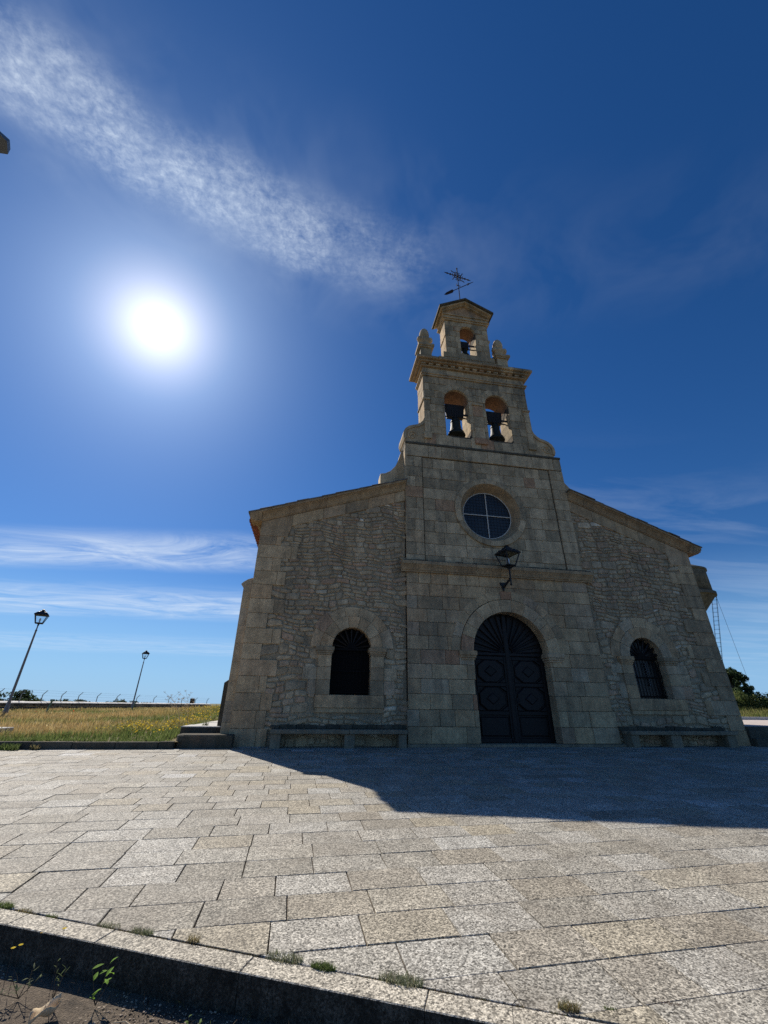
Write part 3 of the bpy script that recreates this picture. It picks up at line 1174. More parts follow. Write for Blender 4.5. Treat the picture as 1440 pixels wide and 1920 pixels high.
# ---- top stage with the small bell
SX0, SX1, SC, SH = 5.17, 7.43, 6.33, 0.40
TD = 0.80
SZ, SSP = 16.62, 18.12
mb = MB()
halves(SX0 + .01, SX1 - .01, 16.5, 18.9, SC, [(0, SZ)] + arch_pts(SH + .006, SZ, SSP), 0, -0.04, -TD + .02, mb)
top = mb.build('upper_bell_stage', MORTD, church)
ct = arch_cut(SC, SH, SSP, SH + .2)
ct2 = (ct[0], lambda z_, f_=ct[1]: f_(z_) if z_ > SZ - 0.01 else -1)
ashlar(top, SX0, SX1, [16.55, 16.95, 17.35, 17.74, 18.12, 18.46, 18.78], ASHU, ct2, 0.5, 0.0, -TD + .02)
voussoirs(top, SC, SSP, SH, SH + .27, 0, math.pi, 6, ASHU, 0.02, -0.12)
voussoirs(top, SC, SSP, SH + .001, SH + .03, 0, math.pi, 3, INTR, -0.13, -TD + .03, name='soffit_stone')
ashlar(top, -TD, -0.004, [16.55, 17.1, 17.72, 18.2, 18.78], ASH, None, 0.9, 0.006, name='flank_block', mp=LEFTF(SX0))
m1 = MB()
bbox_b(m1, SX0 - .04, SX0 + .02, -0.03, TD, 17.70, 17.76, .01)
bbox_b(m1, SX1 - .02, SX1 + .05, -0.04, TD, 17.62, 17.76, .01)
m1.build('flank_band', ASHU, top)
m1 = MB()
bbox_b(m1, SX0 - .06, SX1 + .06, -0.07, TD + .07, 18.78, 18.87, .01)
bbox_b(m1, SX0 - .12, SX1 + .12, -0.13, TD + .12, 18.87, 18.94, .01)
bbox_b(m1, SX0 - .05, SX1 + .05, -0.06, TD + .05, 18.94, 19.12, .01)
bbox_b(m1, SX0 - .11, SX1 + .11, -0.12, TD + .1, 19.12, 19.19, .01)
m1.build('entablature', ASHU, top)
PX0, PX1, PA, PZ0, PZ1 = 4.83, 7.70, 6.25, 19.40, 20.2
m1 = MB()
prism(m1, [(SX0 - .05, 19.19), (SX1 + .05, 19.19), (SX1 + .05, 19.4), (PA, 19.98), (SX0 - .05, 19.4)], 0.03, -TD - .05, 0.0, XZ(0), back=True)
m1.build('tympanum', ASHU, top)
for (xa, za, xb, zb_) in ((PX0, PZ0, PA, PZ1), (PA, PZ1, PX1, PZ0 + .02)):
    for k_, (t0, t1, wf, ww) in enumerate(((0.0, 0.11, 0.40, 0.0), (0.115, 0.20, 0.30, 0.10), (0.205, 0.27, 0.17, 0.22))):
        sgn = 1 if xa == PX0 else -1
        xA = xa + (ww * 0.9 if sgn > 0 else 0)
        xB = xb - (ww * 0.9 if sgn < 0 else 0)
        zf = lambda x_: za + (zb_ - za) * (x_ - xa) / (xb - xa)
        poly = [(xA, zf(xA) - t1), (xB, zf(xB) - t1), (xB, zf(xB) - t0), (xA, zf(xA) - t0)]
        m1 = MB()
        prism(m1, poly, wf, -TD - wf * 0.7, 0.008, XZ(0), back=True)
        m1.build('pediment_slab', ASHU if k_ else DARKST, top)
m1 = MB()
lathe(m1, [(0.05, 0), (0.06, 0.05), (0.035, 0.1), (0.045, 0.2), (0.02, 0.3)], (6.37, -0.2, PZ1 - 0.05), 10)
m1.build('lightning_rod_base', IRON, top)

# ---- pinnacles
for cx_, cy_ in ((4.12, 0.2), (7.98, 0.2)):
    m1 = MB()
    bbox_b(m1, cx_ - .27, cx_ + .27, cy_ - .27, cy_ + .27, 15.83, 16.60, .015)
    pn = m1.build('pinnacle', ASHU, church)
    m1 = MB()
    bbox_b(m1, cx_ - .34, cx_ + .34, cy_ - .34, cy_ + .34, 16.55, 16.63, .012)
    bbox_b(m1, cx_ - .39, cx_ + .39, cy_ - .39, cy_ + .39, 16.63, 16.78, .02)
    m1.build('pinnacle_cap', ASHU, pn)
    m1 = MB()
    lathe(m1, [(0.25, 0), (0.25, .10), (0.20, .2), (0.29, .34), (0.32, .46), (0.27, .56), (0.19, .60)], (cx_, cy_, 16.78), 14)
    m1.build('urn_base', ASHU, pn, smooth=True)
    for ax, ay in ((-.26, -.1), (.26, -.1)):
        m1 = MB()
        lathe(m1, [(0.04, 0), (0.12, .06), (0.14, .15), (0.11, .26), (0.04, .31)], (cx_ + ax, cy_ + ay, 17.12), 10)
        m1.build('carved_knob', ASHU, pn, smooth=True)
    m1 = MB()
    lathe(m1, [(0.17, 0), (0.235, .12), (0.25, .28), (0.235, .45), (0.18, .62), (0.10, .73), (0.02, .77)], (cx_, cy_, 17.34), 18)
    m1.build('egg_finial', ASHU, pn, smooth=True)


# ---- volutes beside the belfry
def sgn_x(s_, v_):
    return v_ if s_ < 0 else 2 * 6.43 - v_


for s_ in (-1, 1):
    out = [(3.93, 12.45), (3.86, 12.25), (3.74, 12.10), (3.58, 11.99), (3.38, 11.93), (3.22, 11.86), (3.07, 11.72), (2.99, 11.54),
           (2.97, 11.34), (3.02, 11.17), (3.12, 11.06), (3.93, 11.06)]
    P = [(sgn_x(s_, a), b) for a, b in out]
    m1 = MB()
    prism(m1, P, -0.05, -0.98, 0.0, XZ(0), back=True)
    vol = m1.build('scroll_volute', ASHU, church)
    # raised rim following the outline
    m1 = MB()
    o2 = out[:-1]
    ins_ = inset([(a, b) for a, b in (out if area2(out) > 0 else out[::-1])], 0.12)
    ins_ = ins_ if area2(out) > 0 else ins_[::-1]
    for k in range(0, 9):
        quad = [out[k], out[k + 1], ins_[k + 1], ins_[k]]
        quad = [(sgn_x(s_, a), b) for a, b in quad]
        prism(m1, quad, 0.0, -0.06, 0.0, XZ(0))
    m1.build('volute_rim', ASHU, vol)
    m1 = MB()
    pp = []
    for k in range(26):
        a_ = k * 0.42
        r_ = 0.22 - 0.0072 * k
        pp.append((sgn_x(s_, 3.36 + r_ * math.cos(a_)), 0.04, 11.42 + r_ * math.sin(a_)))
    path_tube(m1, pp, 0.034, 6)
    m1.build('spiral_carving', ASHU, vol)

# ---- concave shoulders over the roofs, set back
for s_ in (-1, 1):
    pts = [(3.2, 11.0), (2.98, 10.85), (2.86, 10.4), (2.72, 10.05), (2.52, 9.8), (2.3, 9.66), (2.1, 9.62), (2.1, 8.7), (3.2, 8.7)]
    P = [(a if s_ < 0 else 13.06 - a, b) for a, b in pts]
    m1 = MB()
    prism(m1, P, -0.42, -1.0, 0.015, XZ(0), back=True)
    m1.build('concave_shoulder', ASHU, church)

# ---- side walls
WY = 0.10
LW = (-2.16, BX0, lambda x_: 6.93 + 0.345 * (x_ + 2.2))
RWL = (BX1, 15.05, lambda x_: 6.97 + 0.397 * (15.1 - x_))
WINS = ((1.215, 0.63, 1.375, 2.77), (11.90, 0.67, 1.42, 2.79))


def rake_l(x_): return LW[2](x_)
def rake_r(x_): return RWL[2](x_)


sidew = []
for (x0, x1, rk), (wc, wh, wz, wsp) in zip((LW, RWL), WINS):
    mb = MB()
    halves(x0 + .02, x1 - .02, -0.05, lambda x_, rk=rk: rk(x_) - .02, wc, [(0, wz)] + arch_pts(wh + .35, wz, wsp), 0, -0.03, -0.8, mb, WY)
    sidew.append(mb.build('side_wall', MORT, church))

# rubble stones
allr = []


def rubble(x0, x1, rk, wc, wh, wz, wsp, wi, qz):
    z = -0.02
    while z < rk(x0 if wi == 1 else x1):
        H = random.choice((random.uniform(0.10, 0.18), random.uniform(0.15, 0.34)))
        x = x0 + random.uniform(-0.3, 0)
        while x < x1:
            L = random.uniform(0.18, 0.62) * (0.75 + H)
            parts = [(z, z + H)]
            rr_ = random.random()
            if H > 0.2 and rr_ < 0.55:
                f_ = random.uniform(0.35, 0.65)
                parts = [(z, z + H * f_), (z + H * f_, z + H)]
            for (a, b) in parts:
                subs = [(x, x + L)]
                if len(parts) == 2 and random.random() < 0.4 and L > 0.3:
                    q_ = x + L * random.uniform(0.35, 0.65)
                    subs = [(x, q_), (q_, x + L)]
                for (c_, d_) in subs:
                    cx_, cz_ = (c_ + d_) / 2, (a + b) / 2
                    if cz_ > rk(cx_) - 0.42 or cx_ < x0 + 0.05 or cx_ > x1 - 0.02:
                        continue
                    if qz(cx_, cz_):
                        continue
                    if abs(cx_ - wc) < 1.12 and 0.8 < cz_ < wsp:
                        continue
                    if cz_ >= wsp and math.hypot(cx_ - wc, cz_ - wsp) < 1.28:
                        continue
                    wv = lambda x_, z_: 0.06 * math.sin(x_ * 1.9 + z_ * 1.3 + wi * 2) + 0.035 * math.sin(x_ * 4.7 + z_ * 2.2) + .012 * math.sin(x_ * 13 + z_ * 9)
                    g = random.uniform(0.001, 0.006)
                    n_ = 8
                    hw_, hh_ = (d_ - c_) / 2 - g, (b - a) / 2 - g
                    poly = []
                    for k in range(n_):
                        t_ = 2 * math.pi * (k + 0.5) / n_
                        ex = 0.42
                        cxx = math.copysign(abs(math.cos(t_)) ** ex, math.cos(t_))
                        szz = math.copysign(abs(math.sin(t_)) ** ex, math.sin(t_))
                        px_ = cx_ + hw_ * cxx * random.uniform(0.84, 1.04)
                        pz_ = cz_ + hh_ * szz * random.uniform(0.70, 1.12)
                        poly.append((px_, pz_ + wv(px_, pz_)))
                    allr.append((hw_ * hh_, poly, wi))
            x += L
        z += H


def qz_l(x_, z_):
    k = int((z_) / 0.47)
    return x_ < -2.16 + (1.02 if k % 2 == 0 else 0.55)


def qz_r(x_, z_):
    k = int((z_) / 0.47)
    return x_ > 15.05 - (1.02 if k % 2 == 0 else 0.55)


rubble(LW[0], LW[1], LW[2], *WINS[0], 0, qz_l)
rubble(RWL[0], RWL[1], RWL[2], *WINS[1], 1, qz_r)
allr.sort(key=lambda q_: -q_[0])
inf = MB()
for i, (ar, poly, wi) in enumerate(allr):
    pr = random.uniform(-0.004, 0.014)
    if i < 295:
        m1 = MB()
    else:
        m1 = inf
    # domed face
    if area2(poly) < 0:
        poly = poly[::-1]
    r_ = random.random()
    in1 = inset(poly, min(0.018, math.sqrt(ar) * 0.22))
    n_ = len(poly)
    mp = XZ(WY)
    vs = [mp(q[0], q[1], pr) for q in in1] + [mp(q[0], q[1], pr - 0.018) for q in poly] + [mp(q[0], q[1], -0.05) for q in poly]
    cu = sum(q[0] for q in in1) / n_
    cv = sum(q[1] for q in in1) / n_
    vs.append(mp(cu + random.uniform(-.02, .02), cv, pr + random.uniform(0.0, 0.012)))
    fs = []
    for k in range(n_):
        j = (k + 1) % n_
        fs += [(3 * n_, k, j), (k, n_ + k, n_ + j, j), (n_ + k, 2 * n_ + k, 2 * n_ + j, n_ + j)]
    m1.add(vs, fs, r_)
    if i < 295:
        m1.build('rubble_stone', RUB, sidew[wi])
rs = inf.build('rubble_stones', RUB, church, rnd=True)
rs['kind'] = 'stuff'

# quoins
zq = [-0.02 + i * 0.47 for i in range(15)]
for k in range(14):
    za, zb_ = zq[k], zq[k + 1]
    for s_, (xe, wi) in ((-1, (-2.18, 0)), (1, (15.07, 1))):
        L = (1.12 if k % 2 == 0 else 0.62) + random.uniform(-.08, .08)
        segs = [(0, L)]
        if L > 0.9 and random.random() < 0.6:
            c_ = L * random.uniform(0.68, 0.8)
            segs = [(0, c_), (c_, L)]
        elif random.random() < 0.5:
            segs = [(0, L), (L, L + random.uniform(.12, .3))]
        topz = min(zb_, 6.42)
        if topz - za < 0.1:
            continue
        for (a, b) in segs:
            xa, xb = (xe + a, xe + b) if s_ < 0 else (xe - b, xe - a)
            m1 = MB()
            prism(m1, [(xa + .004, za + .004), (xb - .004, za + .004), (xb - .004, topz - .004), (xa + .004, topz - .004)], 0.03 + random.uniform(-.005, .005), -0.5 if a == 0 else -0.06, 0.010, XZ(WY), 0.003)
            m1.build('quoin_block', ASH, sidew[wi])
# kneelers and raking ashlar band
for wi, (xe, rk, s_, xin) in enumerate(((-2.18, rake_l, 1, BX0), (15.07, rake_r, -1, BX1))):
    xk = xe + s_ * 1.05
    m1 = MB()
    prism(m1, [(xe, 6.42), (xk - s_ * .1, 6.42), (xk, rk(xk) - .45), (xk + 0, rk(xk) - .01), (xe, rk(xe) - .01)][::s_], 0.035, -0.5, 0.01, XZ(WY))
    m1.build('kneeler_block', ASH, sidew[wi])
    xx = xk
    while (xin - xx) * s_ > 0.05:
        L = random.uniform(0.75, 1.1)
        xn = xx + s_ * L
        if (xin - xn) * s_ < 0.4:
            xn = xin
        bh = 0.44 if wi == 0 else 0.50
        m1 = MB()
        a_, b_ = xx + s_ * .004, xn - s_ * .004
        prism(m1, [(a_, rk(a_) - bh), (b_, rk(b_) - bh), (b_, rk(b_) - .005), (a_, rk(a_) - .005)][::s_], 0.03 + random.uniform(-.004, .004), -0.3, 0.009, XZ(WY), 0.002)
        m1.build('raking_block', ASH, sidew[wi])
        xx = xn


# raking cornice (sweep in the facade plane)
def rake_sweep(mb_, xa, xb, rk, prof_, Y, sl):
    """prof (w, n): n measured vertically up from the rake line"""
    n_ = len(prof_)
    vs_ = [(xa, Y - w_, rk(xa) + h_) for w_, h_ in prof_] + [(xb, Y - w_, rk(xb) + h_) for w_, h_ in prof_]
    fs_ = [tuple(range(n_)), tuple(range(2 * n_ - 1, n_ - 1, -1))]
    for i_ in range(n_):
        j_ = (i_ + 1) % n_
        fs_.append((i_, n_ + i_, n_ + j_, j_))
    if xb < xa:
        fs_ = [f_[::-1] for f_ in fs_]
    mb_.add(vs_, fs_)


cp = [(-0.3, 0.0), (0.06, 0.0), (0.075, 0.03), (0.10, 0.035), (0.13, 0.10), (0.20, 0.19), (0.29, 0.25), (0.33, 0.26), (0.34, 0.33), (-0.3, 0.33)]
for wi, (xe, xin, rk, s_) in enumerate(((-2.18, BX0 - .01, rake_l, 1), (15.07, BX1 + .01, rake_r, -1))):
    xx = xe - s_ * 0.40
    st = xx
    while (xin - xx) * s_ > 0.05:
        L = random.uniform(0.95, 1.35)
        xn = xx + s_ * L
        if (xin - xn) * s_ < 0.5:
            xn = xin
        m1 = MB()
        if xx == st:      # end block: cut back to the wall by a cove
            pr_ = cp
            rake_sweep(m1, xe, xn - s_ * .003, rk, pr_, WY, s_)
            # cove under the eave end
            for k in range(5):
                f0, f1 = k / 5, (k + 1) / 5
                xo0 = xe - s_ * 0.40 * math.sin(f1 * math.pi / 2)
                h0 = 0.30 * (1 - math.cos(f0 * math.pi / 2))
                sub = [(-0.3, h0 + .0), (0.34 * (0.3 + .7 * f1), h0), (0.34, 0.33), (-0.3, 0.33)]
                rake_sweep(m1, xo0, xe - s_ * 0.40 * math.sin(f0 * math.pi / 2), rk, [(-0.3, h0), (0.10 + 0.24 * f1, h0), (0.34, 0.30), (0.34, 0.33), (-0.3, 0.33)], WY, s_)
        else:
            rake_sweep(m1, xx + s_ * .003, xn - s_ * .003, rk, cp, WY, s_)
        m1.build('cornice_block', CORN, sidew[wi])
        xx = xn
    # verge slates lapped along the rake
    xx = st - s_ * 0.05
    while (xin - xx) * s_ > 0.05:
        L = random.uniform(0.34, 0.5)
        xn = xx + s_ * L
        if (xin - xn) * s_ < 0.1:
            xn = xin
        m1 = MB()
        j = random.uniform(-.015, .02)
        rake_sweep(m1, xx, xn + s_ * .04, lambda x_, j=j, xx=xx, s_=s_: rk(x_) + j - 0.035 * abs(x_ - xx), [(-0.3, 0.335), (0.37 + j, 0.335), (0.375 + j, 0.37), (0.36, 0.385), (-0.3, 0.40)], WY, s_)
        m1.build('verge_tile', SLATE, sidew[wi])
        xx = xn

# roof and nave behind
mb = MB()
box(mb, -2.14, 15.03, 0.9, 26, -0.1, 6.95)
nave = mb.build('nave_wall', RUB, church)
mb = MB()
zr = 10.3
prism(mb, [(-2.62, 7.10), (6.5, 10.05), (15.5, 7.10), (15.5, 7.22), (6.5, 10.25), (-2.62, 7.22)], -0.35, -26.4, 0, XZ(0), back=True)
roof = mb.build('roof', SLATE, church)
for s_, xe in ((-1, -2.18), (1, 15.07)):
    # stone cove below the side eaves and tile undersides
    m1 = MB()
    xs_a = xe
    prism(m1, [(xe, 6.75), (xe + s_ * .06, 6.75), (xe + s_ * .1, 6.86), (xe + s_ * .2, 6.98), (xe + s_ * .24, 7.02), (xe + s_ * .24, 7.07), (xe, 7.07)][::(-1 if s_ < 0 else 1)], -0.42, -26, 0, XZ(0), back=True)
    m1.build('eaves_moulding', CORN, nave)
    for k in range(44):
        yy = 0.30 + k * 0.27
        m1 = MB()
        seg = 6
        vs, fs = [], []
        for e in range(2):
            xx_ = xe - s_ * 0.05 if e == 0 else xe + s_ * 0.46
            zc_ = 7.16 if e == 0 else 7.03
            for q_ in range(seg + 1):
                a_ = math.pi * q_ / seg
                vs.append((xx_, yy - 0.125 * math.cos(a_), zc_ - 0.075 * math.sin(a_)))
            for q_ in range(seg + 1):
                a_ = math.pi * (seg - q_) / seg
                vs.append((xx_, yy - 0.125 * math.cos(a_), zc_ + 0.018 - 0.06 * math.sin(a_)))
        n_ = 2 * (seg + 1)
        for q_ in range(n_):
            j = (q_ + 1) % n_
            fs.append((q_, j, n_ + j, n_ + q_))
        fs.append(tuple(range(n_ - 1, -1, -1)))
        fs.append(tuple(range(n_, 2 * n_)))
        m1.add(vs, fs)
        m1.build('eaves_tile', TERR, roof)
        if s_ > 0 and k > 6:
            break

# side buttress on the left with curved weathering
m1 = MB()
cpts = [(-2.42, 0.0), (-2.10, 0.0), (-2.10, 4.92), (-2.24, 4.90), (-2.36, 4.85), (-2.48, 4.76), (-2.55, 4.68), (-2.50, 4.62), (-2.455, 4.55)]
prism(m1, cpts, -0.18, -0.95, 0.01, XZ(0), back=True)
but = m1.build('buttress', ASH, church)
z = 0.1
m1 = MB()
ashlar(but, -2.44, -2.12, [0.05 + i * .55 for i in range(9)], ASH, None, 0.9, 0.012, name='buttress_block', Y=0.18)
m1 = MB()
prism(m1, [(-2.66, 0.0), (-2.3, 0.0), (-2.3, 1.86), (-2.5, 1.80), (-2.66, 1.68)], -0.75, -2.2, 0.015, XZ(0), back=True)
m1.build('lower_buttress', DARKST, church)

# ---- windows with stone surrounds
for wi, (wc, wh, wz, wsp) in enumerate(WINS):
    par = sidew[wi]
    wd = 0.235
    # jambs
    for s_ in (-1, 1):
        zj = [wz, wz + 0.42, wz + 0.80, 2.53]
        for a, b in zip(zj[:-1], zj[1:]):
            xa, xb = wc + s_ * (wh), wc + s_ * (wh + 0.42)
            m1 = MB()
            prism(m1, [(min(xa, xb), a + .003), (max(xa, xb), a + .003), (max(xa, xb), b - .003), (min(xa, xb), b - .003)], 0.05 + random.uniform(-.003, .003), -0.40, 0.008, XZ(WY))
            m1.build('jamb_block', ASH, par)
            if random.random() < 0.75:
                xo = wc + s_ * (wh + 0.425)
                xq = xo + s_ * random.uniform(0.15, 0.45)
                m1 = MB()
                prism(m1, [(min(xo, xq), a + .006), (max(xo, xq), a + .006), (max(xo, xq), b - .006), (min(xo, xq), b - .006)], 0.022, -0.06, 0.01, XZ(WY), .004)
                m1.build('jamb_block', RUB, par)
        xa, xb = wc + s_ * (wh - 0.07), wc + s_ * (wh + 0.50)
        impost(par, min(xa, xb), max(xa, xb), 2.53, wsp, ASH, w0=0.05, proj=0.08, steps=3, Y=WY, yb=0.38)
    voussoirs(par, wc, wsp, wh, wh + .37, 0, math.pi, 7 if wi == 0 else 6, ASH, 0.05, -0.40, WY)
    voussoirs(par, wc, wsp, wh + .375, wh + .72, 0.0, math.pi, 7, ASH, 0.025, -0.06, WY, irregular=0.05)
    m1 = MB()
    bbox_b(m1, wc - wh - .43, wc + wh + .43, WY - 0.055, WY + 0.45, wz - 0.36, wz - .003, .01)
    m1.build('sill_stone', ASH, par)
    m1 = MB()
    bbox_b(m1, wc - wh - .40, wc + wh + .42, WY - 0.03, WY + 0.2, wz - 0.49, wz - 0.365, .008)
    m1.build('sill_stone', ASH, par)
    # window itself
    m1 = MB()
    pl = [(wc - wh + .0, wz)] + [(wc + wh, wz)] + arc(wc, wsp, wh, 0, math.pi, 20)
    prism(m1, pl, -wd - 0.10, -wd - 0.13, 0, XZ(WY))
    win = m1.build('arched_window', GLASS if wi else SHUT, church)
    m1 = MB()
    bbox_b(m1, wc - wh, wc + wh, WY + wd - .03, WY + wd + .05, wsp - .07, wsp + .01, .006)
    m1.build('transom', SHUT, win)
    for k in range(9):
        a_ = math.pi * (k + 0.5) / 9
        m1 = MB()
        p0 = (wc + 0.16 * math.cos(a_), WY + wd, wsp + 0.16 * math.sin(a_))
        p1 = (wc + (wh - .01) * math.cos(a_), WY + wd, wsp + (wh - .01) * math.sin(a_))
        tube(m1, p0, p1, 0.022, 0.055, 6)
        m1.build('fan_slat', WOOD, win)
    m1 = MB()
    lathe(m1, [(0.0, -.0), (0.16, 0.0), (0.17, .03), (0.0, .04)], (0, 0, 0), 18)
    m1.v = [(wc + x_, WY + wd - z_, wsp + max(y_, 0)) for x_, y_, z_ in m1.v]
    m1.build('fan_hub', SHUT, win)
    nb = 11
    for k in range(nb):
        xx = wc - wh + 2 * wh * (k + .5) / nb
        m1 = MB()
        tube(m1, (xx, WY + wd, wz), (xx, WY + wd, wsp - .06), 0.014, n=6)
        m1.build('grille_bar', SHUT, win)
    for zz_ in (wz + .08, wz + .7):
        m1 = MB()
        bbox_b(m1, wc - wh, wc + wh, WY + wd - .012, WY + wd + .012, zz_ - .018, zz_ + .018, .003)
        m1.build('grille_rail', SHUT, win)
    if wi == 1:  # grey strips standing in for light patterns reflected in the panes
        for s_ in (-1, 1):
            for k in range(2):
                m1 = MB()
                xx = wc - .12 + s_ * (0.16 + .12 * k)
                for q_ in range(9 if k else 1):
                    if k:
                        bbox_b(m1, xx - .035, xx + .035, WY + wd + .05, WY + wd + .07, wz + .42 + q_ * .09, wz + .48 + q_ * .09, .004)
                    else:
                        bbox_b(m1, xx - .008, xx + .008, WY + wd + .05, WY + wd + .07, wz + .42, wz + 1.22, .003)
                m1.build('pane_reflection_strip', LUMG, win)
    one('window_back', SHUT, win, lambda m_: box(m_, wc - wh - .1, wc + wh + .1, WY + .55, WY + .6, wz - .1, wsp + wh + .1))

# ---- main door
DY = 0.38
m1 = MB()
prism(m1, [(DCX - DHW, 0.05), (DCX + DHW, 0.05)] + arc(DCX, DSP, DHW, 0, math.pi, 24), -DY - 0.04, -DY - 0.10, 0, XZ(0), back=True)
door = m1.build('door', WOOD, church)
mp = XZ(DY)
for s_ in (-1, 1):
    cx_ = DCX + s_ * DHW / 2
    # frame stiles and rails
    for (xa, xb) in ((cx_ - .64, cx_ - .53), (cx_ + .53, cx_ + .64)):
        m1 = MB()
        prism(m1, [(xa, .08), (xb, .08), (xb, DSP - .09), (xa, DSP - .09)], 0.01, -0.05, .008, mp)
        m1.build('door_stile', WOOD, door)
    for (za, zb_) in ((0.08, 0.2), (0.86, 0.98), (1.72, 1.84), (2.56, 2.68)):
        m1 = MB()
        prism(m1, [(cx_ - .525, za), (cx_ + .525, za), (cx_ + .525, zb_), (cx_ - .525, zb_)], 0.015, -0.05, .012, mp)
        m1.build('door_rail', WOOD, door)
    for zc_ in (1.35, 2.20):
        def oct_(r_, ry):
            return [(cx_ + r_ * a, zc_ + ry * b) for a, b in ((-.45, -1), (.45, -1), (1, -.45), (1, .45), (.45, 1), (-.45, 1), (-1, .45), (-1, -.45))]
        m1 = MB()
        prism(m1, oct_(.46, .36), 0.03, -0.05, .03, mp)
        pn = m1.build('door_panel', WOOD, door)
        m1 = MB()
        prism(m1, [(cx_ - .24, zc_), (cx_, zc_ - .19), (cx_ + .24, zc_), (cx_, zc_ + .19)], 0.06, 0.0, .03, mp)
        m1.build('panel_boss', WOOD, pn)
        for a in (-1, 1):
            for b in (-1, 1):
                m1 = MB()
                prism(m1, [(cx_ + a * .52, zc_ + b * .36), (cx_ + a * .28, zc_ + b * .36), (cx_ + a * .52, zc_ + b * .2)], 0.02, -.05, .012, mp)
                m1.build('corner_block', WOOD, pn)
    m1 = MB()
    prism(m1, [(cx_ - .48, .25), (cx_ + .48, .25), (cx_ + .48, .81), (cx_ - .48, .81)], 0.0, -.05, .03, mp)
    m1.build('door_panel', WOOD, door)
    for k in range(7):
        a_ = (k + .6) * math.pi / 2 / 7.4
        a_ = a_ if s_ > 0 else math.pi - a_
        m1 = MB()
        d_ = (math.cos(a_), math.sin(a_))
        pr_ = (-d_[1], d_[0])
        r0, r1 = 0.30, DHW - .05
        w0_, w1_ = 0.022, 0.085
        poly = [(DCX + d_[0] * r0 + pr_[0] * w0_, DSP + d_[1] * r0 + pr_[1] * w0_), (DCX + d_[0] * r0 - pr_[0] * w0_, DSP + d_[1] * r0 - pr_[1] * w0_),
                (DCX + d_[0] * r1 - pr_[0] * w1_, DSP + d_[1] * r1 - pr_[1] * w1_), (DCX + d_[0] * r1 + pr_[0] * w1_, DSP + d_[1] * r1 + pr_[1] * w1_)]
        prism(m1, poly, 0.02, -.05, .02, mp)
        m1.build('fan_rib', WOOD, door)
        m1 = MB()
        lathe(m1, [(0.03, 0), (0.045, .02), (0.0, .05)], (0, 0, 0), 10)
        m1.v = [(DCX + d_[0] * .26 + x_, DY - .0 - z_, DSP + d_[1] * .26 + y_) for x_, y_, z_ in m1.v]
        m1.build('carved_knob', WOOD, door)
m1 = MB()
prism(m1, [(DCX - .085, .08), (DCX + .085, .08), (DCX + .085, DSP + DHW - .03), (DCX - .085, DSP + DHW - .03)], 0.05, -.05, .025, mp)
m1.build('centre_post', WOOD, door)
m1 = MB()
prism(m1, [(DCX - DHW + .01, DSP - .085), (DCX + DHW - .01, DSP - .085), (DCX + DHW - .01, DSP + .03), (DCX - DHW + .01, DSP + .03)], 0.035, -.05, .02, mp)
m1.build('transom', WOOD, door)
m1 = MB()
tube(m1, (DCX + .16, DY - .03, 1.28), (DCX + .16, DY - .09, 1.28), .02, n=8)
tube(m1, (DCX + .16, DY - .085, 1.20), (DCX + .16, DY - .085, 1.38), .014, n=8)
m1.build('door_handle', IRON, door)
# threshold slab along the facade foot
for a, b in zip([2.96, 4.1, 5.2, 6.5, 7.9, 9.0], [4.1, 5.2, 6.5, 7.9, 9.0, 10.16]):
    m1 = MB()
    bbox_b(m1, a + .003, b - .003, -0.16, 0.5, -0.05, 0.068 + random.uniform(-.004, .004), .012)
    m1.build('threshold_slab', BENCHM, church)

